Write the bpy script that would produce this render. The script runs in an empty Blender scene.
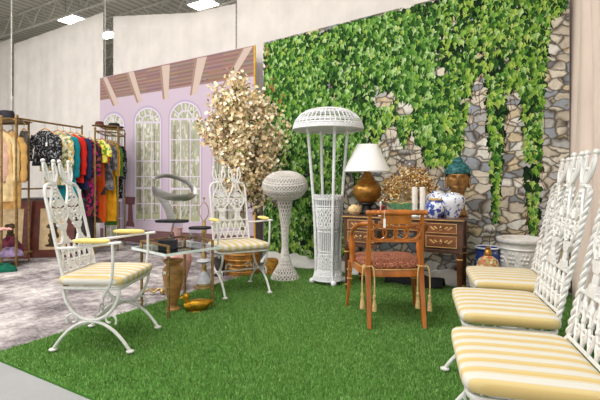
import bpy, math, random
import numpy as np
from mathutils import Vector, Matrix
rnd = random.Random(7)
PI = math.pi
sc = bpy.context.scene
COL = sc.collection
sin, cos = math.sin, math.cos

# ------------------------------------------------------------------ camera
F = 428.0; HOR = 180.0; CH = 1.15
cam_d = bpy.data.cameras.new('camera'); cam = bpy.data.objects.new('camera', cam_d); COL.objects.link(cam)
cam.location = (0, 0, CH); cam.rotation_euler = (PI/2, 0, 0)
cam_d.sensor_width = 36; cam_d.lens = 36*F/600; cam_d.shift_y = -20/600
cam_d.clip_start = .05; cam_d.clip_end = 100
sc.camera = cam

def flr(x, y, z=0.0):
    """world point at height z seen at photo pixel (x,y)"""
    D = (CH-z)*F/(y-HOR)
    return Vector(((x-300)/F*D, D, z))
def at(x, y, D):
    return Vector(((x-300)/F*D, D, CH+(HOR-y)/F*D))

# ------------------------------------------------------------------ materials
def lin(c):
    return tuple(((v/255)/12.92 if v/255 <= .04045 else (((v/255)+.055)/1.055)**2.4) for v in c)+(1,)
class NT:
    def __init__(s, name):
        s.m = bpy.data.materials.new(name); s.m.use_nodes = True
        s.t = s.m.node_tree; s.n = s.t.nodes; s.b = s.n['Principled BSDF']
    def node(s, typ, **kw):
        n = s.n.new(typ)
        for k, v in kw.items():
            if k in n.inputs: n.inputs[k].default_value = v
            else: setattr(n, k, v)
        return n
    def link(s, a, b): s.t.links.new(a, b)
    def coord(s, out='Object', scale=None):
        tc = s.node('ShaderNodeTexCoord'); o = tc.outputs[out]
        if scale:
            mp = s.node('ShaderNodeMapping'); mp.inputs['Scale'].default_value = scale
            s.link(o, mp.inputs['Vector']); o = mp.outputs['Vector']
        return o
    def noise(s, vec, scale, detail=3, rough=.55):
        n = s.node('ShaderNodeTexNoise'); n.inputs['Scale'].default_value = scale
        n.inputs['Detail'].default_value = detail; n.inputs['Roughness'].default_value = rough
        s.link(vec, n.inputs['Vector']); return n.outputs['Fac']
    def ramp(s, fac, stops, interp='LINEAR'):
        r = s.node('ShaderNodeValToRGB'); e = r.color_ramp.elements; r.color_ramp.interpolation = interp
        while len(e) < len(stops): e.new(.5)
        for i, (p, c) in enumerate(stops):
            e[i].position = p; e[i].color = lin(c) if len(c) == 3 else c
        s.link(fac, r.inputs['Fac']); return r.outputs['Color']
    def math(s, op, a, b=None):
        n = s.node('ShaderNodeMath', operation=op)
        for i, v in enumerate((a, b)):
            if v is None: continue
            if isinstance(v, (int, float)): n.inputs[i].default_value = v
            else: s.link(v, n.inputs[i])
        return n.outputs[0]
    def mix(s, fac, a, b):
        n = s.node('ShaderNodeMix', data_type='RGBA')
        if isinstance(fac, (int, float)): n.inputs[0].default_value = fac
        else: s.link(fac, n.inputs[0])
        for i, v in ((6, a), (7, b)):
            if isinstance(v, tuple): n.inputs[i].default_value = lin(v) if len(v) == 3 else v
            else: s.link(v, n.inputs[i])
        return n.outputs[2]
    def color(s, c): s.link(c, s.b.inputs['Base Color'])
    def bump(s, h, strength=.3, dist=.01):
        b = s.node('ShaderNodeBump'); b.inputs['Strength'].default_value = strength; b.inputs['Distance'].default_value = dist
        s.link(h, b.inputs['Height']); s.link(b.outputs['Normal'], s.b.inputs['Normal'])
def mat(name, col, rough=.5, metal=0, var=.12, scale=14, bump=0, spec=.5, trans=0, ior=1.45, coat=0, vscale=(1, 1, 1)):
    t = NT(name); b = t.b
    b.inputs['Roughness'].default_value = rough; b.inputs['Metallic'].default_value = metal
    b.inputs['Specular IOR Level'].default_value = spec
    b.inputs['Transmission Weight'].default_value = trans; b.inputs['IOR'].default_value = ior
    b.inputs['Coat Weight'].default_value = coat
    v = t.coord('Object', vscale); f = t.noise(v, scale, 4)
    c0 = tuple(max(0, x*(1-var)) for x in col); c1 = tuple(min(255, x*(1+var)) for x in col)
    t.color(t.ramp(f, [(.3, c0), (.7, c1)]))
    if bump: t.bump(f, bump, .01)
    return t.m
def vcol(name, rough=.9, spec=.1, transl=0):
    t = NT(name); a = t.node('ShaderNodeVertexColor', layer_name='Col')
    t.color(a.outputs['Color']); t.b.inputs['Roughness'].default_value = rough; t.b.inputs['Specular IOR Level'].default_value = spec
    return t.m
M = {}
M['white_iron'] = mat('white_iron', (216, 214, 210), .4, var=.04, scale=30, bump=.15)
M['white_wicker'] = mat('white_wicker', (222, 222, 223), .6, var=.06, scale=60, bump=.3)
M['grey_wicker'] = mat('grey_wicker', (206, 200, 194), .7, var=.14, scale=60, bump=.4)
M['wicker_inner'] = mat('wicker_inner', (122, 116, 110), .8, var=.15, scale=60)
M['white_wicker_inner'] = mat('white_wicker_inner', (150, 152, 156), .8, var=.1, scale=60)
M['brass'] = mat('brass', (176, 150, 100), .38, .8, var=.18, scale=18)
M['dull_brass'] = mat('dull_brass', (134, 108, 66), .5, .5, var=.2, scale=20)
M['bamboo_brass'] = mat('bamboo_brass', (150, 122, 80), .4, .75, var=.2, scale=20)
M['gold'] = mat('gold', (188, 138, 38), .32, .8, var=.15, scale=20)
M['lamp_gold'] = mat('lamp_gold', (168, 120, 56), .36, .75, var=.22, scale=12)
M['silver'] = mat('silver', (150, 147, 143), .38, .85, var=.1, scale=6, vscale=(1, 1, 8))
M['black_stone'] = mat('black_stone', (30, 30, 33), .5, var=.4, scale=30, spec=.25)
M['honey_wood'] = mat('honey_wood', (172, 98, 34), .35, var=.2, scale=9, vscale=(1, 1, .15), coat=.3)
M['dark_wood'] = mat('dark_wood', (84, 48, 28), .35, var=.3, scale=10, vscale=(.25, 1, 1), coat=.3)
M['drawer_wood'] = mat('drawer_wood', (112, 66, 36), .35, var=.3, scale=10, vscale=(.25, 1, 1), coat=.3)
M['inlay'] = mat('inlay', (200, 160, 96), .4, .2, var=.15)
M['white_cloth'] = mat('white_cloth', (226, 224, 222), .9, var=.04, scale=5, spec=.1)
M['curtain'] = mat('curtain_cloth', (222, 215, 208), .95, var=.03, scale=3, spec=.05)
M['pink_curtain'] = mat('pink_beige_cloth', (222, 204, 192), .95, var=.04, scale=2, spec=.05)
M['lamp_shade'] = mat('shade_fabric', (245, 244, 242), .9, var=.02, scale=60, spec=.1)
M['black'] = mat('black_paint', (28, 28, 30), .5, var=.2)
M['black_cloth'] = mat('black_cloth', (30, 30, 33), .9, var=.3, scale=12)
M['porcelain'] = mat('porcelain', (230, 232, 236), .2, var=.03, coat=.4)
M['teal_paint'] = mat('teal_paint', (36, 92, 94), .5, var=.3, scale=24, bump=.5)
M['bronze'] = mat('bronze', (150, 112, 66), .4, .6, var=.25, scale=18)
M['shell'] = mat('shell', (214, 180, 132), .5, var=.2, scale=30, bump=.4)
M['pale_pot'] = mat('pale_pot', (218, 214, 210), .7, var=.06, scale=16, bump=.4)
M['terra'] = mat('brown_urn_clay', (160, 116, 66), .45, var=.22, scale=9, vscale=(1, 1, 2.5))
M['pink_glaze'] = mat('pink_glaze', (214, 160, 152), .35, var=.08)
M['marble'] = mat('marble', (186, 186, 192), .25, var=.14, scale=9)
M['rope'] = mat('rope', (196, 164, 112), .9, var=.15, scale=60)
M['paper'] = mat('paper_tag', (240, 240, 238), .8, var=.01)
M['brown_frame'] = mat('frame_wood', (92, 46, 36), .45, var=.2, scale=12)
M['mat_board'] = mat('mat_board', (206, 180, 140), .9, var=.08)
M['ink'] = mat('ink', (70, 54, 34), .9, var=.4, scale=20)
M['hanger_wood'] = mat('hanger_wood', (196, 150, 98), .5, var=.12)
M['steel_wire'] = mat('steel_wire', (150, 150, 150), .35, .8, var=.05)
M['skin'] = mat('mannequin_skin', (222, 160, 150), .6, var=.05)
M['mirror_red'] = mat('red_lacquer', (150, 52, 36), .35, var=.2)
M['housing'] = mat('lamp_housing', (210, 210, 206), .5, var=.03)
M['joist'] = mat('joist_steel', (206, 203, 190), .6, .2, var=.1)
M['wallpaint'] = mat('wall_paint', (206, 202, 196), .9, var=.03)

def m_glass(name, tint, alpha_mix):
    t = NT(name); n = t.n; out = n['Material Output']
    tr = t.node('ShaderNodeBsdfTransparent'); tr.inputs['Color'].default_value = lin(tint)
    gl = t.node('ShaderNodeBsdfGlossy'); gl.inputs['Roughness'].default_value = .05
    fr = t.node('ShaderNodeFresnel'); fr.inputs['IOR'].default_value = 1.45
    f2 = t.math('ADD', t.math('MULTIPLY', fr.outputs[0], .8), alpha_mix)
    mx = t.node('ShaderNodeMixShader'); t.link(f2, mx.inputs[0]); t.link(tr.outputs[0], mx.inputs[1]); t.link(gl.outputs[0], mx.inputs[2])
    t.link(mx.outputs[0], out.inputs['Surface']); return t.m
M['glass'] = m_glass('clear_glass', (226, 233, 231), .24)
M['glass_edge'] = mat('glass_edge', (228, 236, 234), .2, var=.05)
M['acrylic'] = m_glass('clear_acrylic', (238, 240, 243), .03)

def m_stripe():
    t = NT('striped_cushion'); v = t.coord('Object'); sx = t.node('ShaderNodeSeparateXYZ'); t.link(v, sx.inputs[0])
    f = t.math('FRACT', t.math('ADD', t.math('MULTIPLY', sx.outputs['X'], 1/.074), 20.25))
    c = t.ramp(f, [(0, (206, 203, 195)), (.28, (198, 184, 148)), (.33, (206, 203, 195)), (.38, (205, 178, 116)), (.62, (206, 184, 128)), (.82, (196, 188, 166)), (.86, (208, 204, 196))], 'CONSTANT')
    n = t.noise(v, 220, 2); t.color(t.mix(t.math('MULTIPLY', n, .12), c, (206, 190, 160)))
    t.bump(n, .1, .003); t.b.inputs['Roughness'].default_value = .9; t.b.inputs['Specular IOR Level'].default_value = .1
    return t.m
M['stripe'] = m_stripe()
M['yellow_pad'] = mat('yellow_pad_fabric', (238, 212, 130), .85, var=.04, scale=60, spec=.1)
def m_tweed():
    t = NT('rust_tweed'); v = t.coord('Object'); n = t.noise(v, 90, 3)
    t.color(t.ramp(n, [(.36, (84, 40, 28)), (.5, (136, 72, 50)), (.64, (186, 132, 100))])); t.bump(n, .4, .004)
    t.b.inputs['Roughness'].default_value = .95; return t.m
M['tweed'] = m_tweed()
def m_blue(name, scale, ground=(228, 231, 238), ink=(52, 74, 152), lo=.5):
    t = NT(name); v = t.coord('Object'); n = t.noise(v, scale, 3, .6)
    t.color(t.ramp(n, [(0, ground), (lo, ground), (lo+.03, (120, 136, 196)), (lo+.08, ink)]))
    t.b.inputs['Roughness'].default_value = .18; t.b.inputs['Coat Weight'].default_value = .4; return t.m
M['blue_white'] = m_blue('blue_white_porcelain', 26, lo=.55)
M['blue_jar'] = m_blue('blue_jar_glaze', 14, (196, 206, 228), (30, 58, 140), .40)
def m_floral(name, cols, scale=14, rough=.9):
    t = NT(name); v = t.coord('Object'); vo = t.node('ShaderNodeTexVoronoi'); vo.inputs['Scale'].default_value = scale
    t.link(v, vo.inputs['Vector']); sp = t.node('ShaderNodeSeparateColor'); t.link(vo.outputs['Color'], sp.inputs[0])
    k = len(cols); t.color(t.ramp(sp.outputs[0], [(i/k, c) for i, c in enumerate(cols)], 'CONSTANT'))
    t.b.inputs['Roughness'].default_value = rough; t.b.inputs['Specular IOR Level'].default_value = .1; return t.m
M['bottle'] = m_floral('painted_bottle', [(196, 176, 128), (176, 120, 84), (150, 158, 100), (212, 196, 150), (190, 90, 70)], 40, .3)

# ------------------------------------------------------------------ mesh builder
class MB:
    def __init__(s): s.v = []; s.f = []; s.mi = []; s.c = []; s.X = None
    def add(s, vs, fs, m=0, c=None):
        o = len(s.v)
        for p in vs:
            p = Vector(p)
            s.v.append(tuple(s.X @ p) if s.X else tuple(p))
        for f in fs: s.f.append(tuple(o+i for i in f)); s.mi.append(m); s.c.append(c)
        return s
    def box(s, c, size, rot=None, m=0, col=None):
        x, y, z = (k/2 for k in size); c = Vector(c)
        vs = [Vector((a*x, b*y, d*z)) for d in (-1, 1) for b in (-1, 1) for a in (-1, 1)]
        if rot is not None: vs = [rot @ v for v in vs]
        return s.add([c+v for v in vs], [(0, 2, 3, 1), (4, 5, 7, 6), (0, 1, 5, 4), (2, 6, 7, 3), (0, 4, 6, 2), (1, 3, 7, 5)], m, col)
    def tube(s, pts, r, n=8, closed=False, m=0, flat=1.0, up=None, col=None):
        pts = [Vector(p) for p in pts]; k = len(pts)
        rr = r if isinstance(r, (list, tuple)) else [r]*k
        vs = []; prev = None
        for i, p in enumerate(pts):
            if closed: t = pts[(i+1) % k]-pts[i-1]
            else: t = pts[min(i+1, k-1)]-pts[max(i-1, 0)]
            if t.length < 1e-9: t = Vector((0, 0, 1))
            t.normalize()
            if up is not None: a = Vector(up).cross(t)
            elif prev is None: a = t.orthogonal()
            else: a = prev-t*prev.dot(t)
            if a.length < 1e-6: a = t.orthogonal()
            a.normalize(); prev = a; b = t.cross(a)
            for j in range(n):
                q = 2*PI*j/n+(PI/n if n == 4 else 0)
                vs.append(p+a*(rr[i]*cos(q))+b*(rr[i]*flat*sin(q)))
        fs = []
        for i in range(k if closed else k-1):
            for j in range(n):
                a0 = i*n+j; a1 = i*n+(j+1) % n; i2 = ((i+1) % k)*n
                fs.append((a0, a1, i2+(j+1) % n, i2+j))
        if not closed:
            fs.append(tuple(range(n))[::-1]); fs.append(tuple((k-1)*n+j for j in range(n)))
        return s.add(vs, fs, m, col)
    def lathe(s, prof, n=24, c=(0, 0, 0), sx=1, sy=1, m=0, col=None, fn=None):
        c = Vector(c); vs = []; k = len(prof)
        for i, (r, z) in enumerate(prof):
            for j in range(n):
                a = 2*PI*j/n; q = r*(fn(i, a) if fn else 1)
                vs.append(c+Vector((q*cos(a)*sx, q*sin(a)*sy, z)))
        fs = [(i*n+j, i*n+(j+1) % n, (i+1)*n+(j+1) % n, (i+1)*n+j) for i in range(k-1) for j in range(n)]
        if prof[0][0] > 1e-5: fs.append(tuple(range(n))[::-1])
        if prof[-1][0] > 1e-5: fs.append(tuple((k-1)*n+j for j in range(n)))
        return s.add(vs, fs, m, col)
    def ball(s, c, r, n=10, sx=1, sy=1, sz=1, m=0, col=None):
        return s.lathe([(max(r*sin(PI*i/n), 1e-6), -r*sz*cos(PI*i/n)) for i in range(n+1)], max(8, n+2), c, sx, sy, m, col)
    def poly(s, pts, m=0, col=None): return s.add(pts, [tuple(range(len(pts)))], m, col)
    def grid(s, fn, nu, nv, m=0, col=None, wrap=False):
        vs = [fn(i/nu, j/nv) for j in range(nv+1) for i in range(nu+1)]
        fs = [(j*(nu+1)+i, j*(nu+1)+i+1, (j+1)*(nu+1)+i+1, (j+1)*(nu+1)+i) for j in range(nv) for i in range(nu)]
        return s.add(vs, fs, m, col)
    def superell(s, c, w, d, h, e=.3, ez=.6, nu=40, nv=14, m=0, dome=0):
        def pw(v, e): return math.copysign(abs(v)**e, v)
        vs = []; c = Vector(c)
        for j in range(nv+1):
            ph = -PI/2+PI*j/nv
            for i in range(nu):
                a = 2*PI*i/nu; q = max(abs(cos(ph)), 1e-6)**ez
                vs.append(c+Vector((w*q*pw(cos(a), e), d*q*pw(sin(a), e), h*pw(sin(ph), ez))))
        fs = [(j*nu+i, j*nu+(i+1) % nu, (j+1)*nu+(i+1) % nu, (j+1)*nu+i) for j in range(nv) for i in range(nu)]
        return s.add(vs, fs, m)
    def prism(s, outline, th, X, m=0):
        """outline (u,w) polygon extruded by th along local y; X maps (u,y,w)"""
        k = len(outline)
        vs = [X((u, -th/2, w)) for u, w in outline]+[X((u, th/2, w)) for u, w in outline]
        fs = [tuple(range(k)), tuple(range(2*k-1, k-1, -1))]+[(i, k+i, k+(i+1) % k, (i+1) % k) for i in range(k)]
        return s.add(vs, fs, m)
    def build(s, name, m, parent=None, smooth=True, bevel=0, loc=None, solid=0, sub=0, angle=40):
        me = bpy.data.meshes.new(name); me.from_pydata(s.v, [], s.f); me.validate(clean_customdata=False)
        ms = m if isinstance(m, (list, tuple)) else [m]
        for q in ms: me.materials.append(q)
        if len(me.polygons) == len(s.f):
            me.polygons.foreach_set('material_index', s.mi)
            if any(c is not None for c in s.c):
                at_ = me.color_attributes.new('Col', 'FLOAT_COLOR', 'CORNER'); arr = []
                for f, c in zip(s.f, s.c): arr += list(lin(c) if c else (1, 1, 1, 1))*len(f)
                at_.data.foreach_set('color', arr)
        if smooth:
            me.polygons.foreach_set('use_smooth', [True]*len(me.polygons))
            me.set_sharp_from_angle(angle=math.radians(angle))
        o = bpy.data.objects.new(name, me); COL.objects.link(o)
        if parent: o.parent = parent
        if loc: o.location = loc
        if solid:
            md = o.modifiers.new('solid', 'SOLIDIFY'); md.thickness = solid; md.offset = 0
        if bevel:
            md = o.modifiers.new('bevel', 'BEVEL'); md.width = bevel; md.segments = 2; md.limit_method = 'ANGLE'
        if sub:
            md = o.modifiers.new('sub', 'SUBSURF'); md.levels = sub; md.render_levels = sub
        return o
def tag(o, label, cat, group=None, kind=None):
    o['label'] = label; o['category'] = cat
    if group: o['group'] = group
    if kind: o['kind'] = kind
    return o
def thing(name, label, cat, loc=(0, 0, 0), rz=0, group=None):
    o = bpy.data.objects.new(name, None); COL.objects.link(o); o.empty_display_size = .1
    o.location = loc; o.rotation_euler = (0, 0, rz); return tag(o, label, cat, group)
def struct(o): o['kind'] = 'structure'; return o
def dup(root, loc, rz, label, group=None):
    r = root.copy(); COL.objects.link(r); r.location = loc; r.rotation_euler = (0, 0, rz); r['label'] = label
    if group: r['group'] = group
    for ch in list(root.children):
        c = ch.copy(); COL.objects.link(c); c.parent = r
        for g in list(ch.children):
            d = g.copy(); COL.objects.link(d); d.parent = c
    return r
def spline(pts, n=8, closed=False):
    P = [Vector(p) for p in pts]; k = len(P); out = []
    for i in range(k if closed else k-1):
        if closed: a, b, c, d = P[i-1], P[i], P[(i+1) % k], P[(i+2) % k]
        else: a, b, c, d = P[max(i-1, 0)], P[i], P[i+1], P[min(i+2, k-1)]
        for j in range(n):
            t = j/n
            out.append(.5*((2*b)+(c-a)*t+(2*a-5*b+4*c-d)*t*t+(3*b-a-3*c+d)*t**3))
    if not closed: out.append(P[-1])
    return out

# ------------------------------------------------------------------ the room
PHI = math.atan2(-.505, .863)                 # backdrop line seen from above
DV = Vector((cos(PHI), sin(PHI), 0)); AV = Vector((-sin(PHI), cos(PHI), 0))
P0 = Vector((-.53, 6.15, 0))                  # left foot of the ivy backdrop
def sz(x, y, off=0):
    """photo pixel -> (s along the backdrop line, z), on the plane 'off' metres in front of it"""
    rx = (x-300)/F; p = P0-AV*off
    # p + s*DV : X = rx*D
    s = (rx*p.y-p.x)/(DV.x-rx*DV.y); D = p.y+s*DV.y
    return s, CH+(HOR-y)/F*D
def wall_pt(s, off=0, z=0): return P0+DV*s-AV*off+Vector((0, 0, z))

t = NT('concrete'); v = t.coord('Object'); n = t.noise(v, 1.3, 6); n2 = t.noise(v, 40, 3)
t.color(t.mix(t.math('MULTIPLY', n2, .3), t.ramp(n, [(.3, (138, 138, 141)), (.7, (160, 160, 162))]), (140, 140, 142))); t.b.inputs['Roughness'].default_value = .5
M['concrete'] = t.m
struct(MB().box((0, 8, -.05), (44, 34, .1)).build('floor', M['concrete'], smooth=False))
t = NT('deck'); v = t.coord('Object'); sx = t.node('ShaderNodeSeparateXYZ'); t.link(v, sx.inputs[0])
fr = t.math('FRACT', t.math('MULTIPLY', sx.outputs['X'], 4)); t.color(t.ramp(fr, [(0, (236, 232, 216)), (.5, (236, 232, 216)), (.55, (204, 200, 184))])); t.b.inputs['Roughness'].default_value = .7
M['deck'] = t.m
CZ = 6.0
ceil = struct(MB().box((0, 0, .05), (46, 40, .1)).build('ceiling', M['deck'], smooth=False)); ceil.location = (0, 8, CZ); ceil.rotation_euler = (0, 0, PHI)
struct(MB().box((0, 25.1, 3), (44, .2, 6)).build('wall_back', M['wallpaint'], smooth=False))
struct(MB().box((-22.1, 8, 3), (.2, 34, 6)).build('wall_left', M['wallpaint'], smooth=False))
# open-web roof joists
for k in range(9):
    c = Vector((-4, 14, CZ))-AV*3+AV*(k*1.5-2)
    mb = MB()
    for dz in (-.06, -.55):
        mb.tube([c-DV*10+Vector((0, 0, dz)), c+DV*9+Vector((0, 0, dz))], .035, 4)
    zz = []
    for i in range(48): zz.append(c+DV*(-10+i*.4)+Vector((0, 0, -.06 if i % 2 else -.55)))
    mb.tube(zz, .018, 5)
    o = mb.build('trim_%d' % (k+1), M['joist'], smooth=False); struct(o)

# turf ---------------------------------------------------------------------
C0 = Vector((-2.02, 2.78, 0)); TH = .012
turf = thing('artificial_turf', 'large bright green artificial turf mat lying under the desk and chairs', 'turf', C0, PHI)
t = NT('turf_backing'); v = t.coord('Object'); n = t.noise(v, 1.2, 4); n2 = t.noise(v, 160, 2)
t.color(t.mix(n2, t.ramp(n, [(.3, (72, 118, 50)), (.7, (92, 140, 62))]), (60, 104, 42))); t.b.inputs['Roughness'].default_value = .95; t.b.inputs['Specular IOR Level'].default_value = .05
M['turf'] = t.m
TW, TL = 5.2, 3.64
MB().box((TW/2, TL/2, TH/2), (TW, TL, TH)).build('turf_backing', M['turf'], turf, smooth=False)
# pile: short blades
rng = np.random.default_rng(3); NB = 260000
bx = rng.uniform(.0, TW, NB*2); by = rng.uniform(.0, TL, NB*2)
wx = C0.x+bx*DV.x+by*AV.x; wy = C0.y+bx*DV.y+by*AV.y
vis = (wy > 1.0) & (np.abs(wx) < wy*.78+.4)
bx, by = bx[vis][:NB], by[vis][:NB]; NB = len(bx)
ang = rng.uniform(0, 2*PI, NB); h = rng.uniform(.010, .022, NB); wd = rng.uniform(.0016, .0032, NB); ln = rng.uniform(.002, .014, NB); la = rng.uniform(0, 2*PI, NB)
V = np.zeros((NB, 3, 3)); V[:, 0] = np.stack([bx-wd*np.cos(ang), by-wd*np.sin(ang), np.full(NB, TH)], 1)
V[:, 1] = np.stack([bx+wd*np.cos(ang), by+wd*np.sin(ang), np.full(NB, TH)], 1); V[:, 2] = np.stack([bx+ln*np.cos(la), by+ln*np.sin(la), TH+h], 1)
me = bpy.data.meshes.new('pile'); me.vertices.add(NB*3); me.vertices.foreach_set('co', V.reshape(-1)); me.loops.add(NB*3); me.loops.foreach_set('vertex_index', np.arange(NB*3, dtype=np.int32))
me.polygons.add(NB); me.polygons.foreach_set('loop_start', np.arange(NB, dtype=np.int32)*3)
ca = me.color_attributes.new('Col', 'FLOAT_COLOR', 'CORNER')
base = np.array([lin((106, 148, 72))[:3], lin((128, 168, 92))[:3], lin((88, 128, 58))[:3], lin((146, 182, 110))[:3]])
cc = base[rng.integers(0, 4, NB)]*rng.uniform(.85, 1.15, (NB, 1)); cc = np.concatenate([cc, np.ones((NB, 1))], 1)
ca.data.foreach_set('color', np.repeat(cc, 3, 0).reshape(-1)); me.update(calc_edges=True)
me.materials.append(vcol('turf_pile', .9, .05)); po = bpy.data.objects.new('pile', me); COL.objects.link(po); po.parent = turf; po['kind'] = 'stuff'

# rug ----------------------------------------------------------------------
t = NT('distressed_rug'); v = t.coord('Object'); a = t.noise(v, 1.7, 8, .7); b = t.noise(v, 9, 5, .7); c_ = t.noise(t.coord('Object', (5, 22, 1)), 4, 3)
base = t.ramp(a, [(.36, (84, 77, 80)), (.45, (134, 126, 128)), (.53, (182, 174, 174)), (.64, (214, 208, 206))])
c2 = t.mix(t.ramp(b, [(.42, (0, 0, 0)), (.62, (200, 200, 200))]), base, (88, 80, 84)); c3 = t.mix(t.ramp(c_, [(.5, (0, 0, 0)), (.72, (150, 150, 150))]), c2, (226, 222, 220))
t.color(c3); t.bump(c_, .2, .004); t.b.inputs['Roughness'].default_value = .95; t.b.inputs['Specular IOR Level'].default_value = .05
rug = MB().box((-2.6, 1.75, .004), (5.19, 3.62, .008)).build('area_rug', t.m, smooth=False, bevel=.002); rug.location = C0; rug.rotation_euler = (0, 0, PHI)
tag(rug, 'distressed grey and cream area rug on the floor beside the turf', 'rug')

# ------------------------------------------------------------------ curtains
def curtain(name, s0, s1, off, ztop, label, zbot=.01, amp=.014, mt='curtain', waves=5.0, seed=0, group=None):
    r = random.Random(seed); ph = [r.uniform(0, 6) for _ in range(4)]; L = s1-s0; n = int(max(24, abs(L)*26))
    def fn(u, w):
        s = s0+L*u; zt = ztop(u) if callable(ztop) else ztop
        y = amp*(sin(s*waves*2.1+ph[0]+.5*sin(w*3+ph[3]))*.6+sin(s*waves*4.7+ph[1])*.3+.5*sin(s*1.3+w*2+ph[2]))*(.6+.4*(1-w))
        return wall_pt(s, off+y, zbot+(zt-zbot)*w)
    o = MB().grid(fn, n, 14).build(name, M[mt], solid=.004, angle=180); return tag(o, label, 'curtain', group)
sA, sB = sz(13, 0, -.25)[0], sz(103.5, 0, -.25)[0]
zl = sz(38, 38, -.25)[1]; zr = sz(103, 14, -.25)[1]
curtain('hanging_curtain', sz(13.5, 0, -.2)[0], sz(103.5, 0, -.2)[0], -.2, lambda u: zl+(zr-zl)*u, 'tall cream curtain hanging behind the middle clothes rack', seed=1)
curtain('hanging_curtain', sz(-70, 0, -.3)[0], sz(12, 0, -.3)[0], -.3, lambda u: sz(0, 42, -.3)[1], 'cream curtain at the left edge of the photo behind the hats', seed=2)
c2a, c2b = sz(113, 0, -.3)[0], sz(236, 0, -.3)[0]
def ztop2(u):
    xs = 113+(236-113)*u; y = 16.5-3.5*(xs-113)/87 if xs < 200 else 13-9.5*(xs-200)/36
    return sz(xs, y, -.3)[1] if False else (CH+(HOR-y)/F*(P0+AV*.3+DV*(c2a+(c2b-c2a)*u)).y)
curtain('hanging_curtain', c2a, c2b, -.3, ztop2, 'white pleated curtain hanging above the lilac villa backdrop', seed=3, waves=9)
c3a = sz(237, 0, -.25)[0]
curtain('hanging_curtain', c3a, 4.6, -.25, lambda u: 4.15+.5*u, 'white curtain hanging behind and above the ivy backdrop', seed=4, waves=8, amp=.02)
# pink drape on the right, running towards the camera
dd = Vector((-.44, -.898, 0)).normalized(); q0 = Vector((2.80, 4.42, 0)); nn = Vector((dd.y, -dd.x, 0))
def fn(u, w):
    L = 2.3*u; return q0+dd*L+nn*(.03*sin(L*9+1)+.02*sin(L*23+w*2)+.03*sin(w*5+L*2))*1.0+Vector((0, 0, .02+4.2*w))
tag(MB().grid(fn, 70, 16).build('hanging_curtain', M['pink_curtain'], solid=.004, angle=180), 'pinkish beige drape hanging behind the row of white chairs at right', 'curtain')

# ------------------------------------------------------------------ ivy backdrop (a flat printed sheet)
ivy = thing('ivy_backdrop', 'printed photo backdrop of green ivy climbing an old stone wall', 'backdrop', P0, PHI)
t = NT('stone_print'); v = t.coord('Object'); dn = t.node('ShaderNodeTexNoise'); dn.inputs['Scale'].default_value = 4; dn.inputs['Detail'].default_value = 3; t.link(v, dn.inputs['Vector'])
mv = t.node('ShaderNodeVectorMath', operation='SCALE'); t.link(dn.outputs['Color'], mv.inputs[0]); mv.inputs['Scale'].default_value = .22
av = t.node('ShaderNodeVectorMath', operation='ADD'); t.link(v, av.inputs[0]); t.link(mv.outputs[0], av.inputs[1])
mp = t.node('ShaderNodeMapping'); mp.inputs['Scale'].default_value = (7.0, 0, 11.8); t.link(av.outputs[0], mp.inputs['Vector'])
vo = t.node('ShaderNodeTexVoronoi', feature='DISTANCE_TO_EDGE'); vo.inputs['Scale'].default_value = 1; vo.inputs['Randomness'].default_value = .85; t.link(mp.outputs[0], vo.inputs['Vector'])
vc = t.node('ShaderNodeTexVoronoi'); vc.inputs['Scale'].default_value = 1; vc.inputs['Randomness'].default_value = .85; t.link(mp.outputs[0], vc.inputs['Vector'])
sp = t.node('ShaderNodeSeparateColor'); t.link(vc.outputs['Color'], sp.inputs[0])
sc1 = t.ramp(sp.outputs[0], [(0, (218, 208, 190)), (.2, (180, 178, 176)), (.36, (210, 192, 158)), (.5, (150, 156, 164)), (.62, (224, 220, 210)), (.8, (196, 184, 166)), (.92, (130, 132, 136))], 'CONSTANT')
ns = t.noise(v, 14, 6, .7); sc2 = t.mix(t.ramp(ns, [(.42, (0, 0, 0)), (.64, (170, 170, 170))]), sc1, (126, 118, 108))
edge = t.ramp(vo.outputs['Distance'], [(0, (255, 255, 255)), (.045, (205, 205, 205)), (.13, (0, 0, 0))])
t.color(t.mix(edge, sc2, (78, 68, 56))); t.b.inputs['Roughness'].default_value = .9; t.b.inputs['Specular IOR Level'].default_value = .05
M['stone'] = t.m
IVW = sz(569.5, 0)[0]
def ivtop(s): return 3.12+.11*s/IVW*1.6
mb = MB()
k = 14
for i in range(k):
    a, b = IVW*i/k, IVW*(i+1)/k
    za, zb = ivtop(a), ivtop(b)
    mb.add([(a, 0, .0), (b, 0, .0), (b, 0, zb), (a, 0, za), (a, .006, .0), (b, .006, .0), (b, .006, zb), (a, .006, za)],
           [(0, 1, 2, 3), (7, 6, 5, 4), (3, 2, 6, 7), (0, 4, 5, 1)]+([(0, 3, 7, 4)] if i == 0 else [])+([(1, 5, 6, 2)] if i == k-1 else []))
# lower edge of the ivy foliage as it is printed, (photo x, photo y)
low = [(263, 262), (300, 258), (346, 256), (350, 235), (354, 200), (362, 170), (372, 150), (382, 136), (396, 122), (402, 150), (412, 128), (420, 150), (428, 168), (438, 165), (452, 168), (462, 150), (466, 118), (472, 80), (486, 74), (490, 150), (494, 225), (498, 218), (503, 120), (510, 84), (520, 95), (525, 160), (530, 235), (536, 240), (541, 150), (545, 70), (550, 20), (563, 12), (570, 6)]
def lowy(x):
    for (a, ya), (b, yb) in zip(low, low[1:]):
        if a <= x <= b: return ya+(yb-ya)*(x-a)/(b-a)
    return -99
lowsz = []
for x in range(263, 571, 1):
    s, z = sz(x, lowy(x)); lowsz.append((s, z))
def lowz(s):
    i = 0
    for (a, za), (b, zb) in zip(lowsz, lowsz[1:]):
        if a <= s <= b: return za+(zb-za)*(s-a)/(b-a+1e-9)
    return lowsz[0][1] if s < 0.1 else 9
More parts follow.
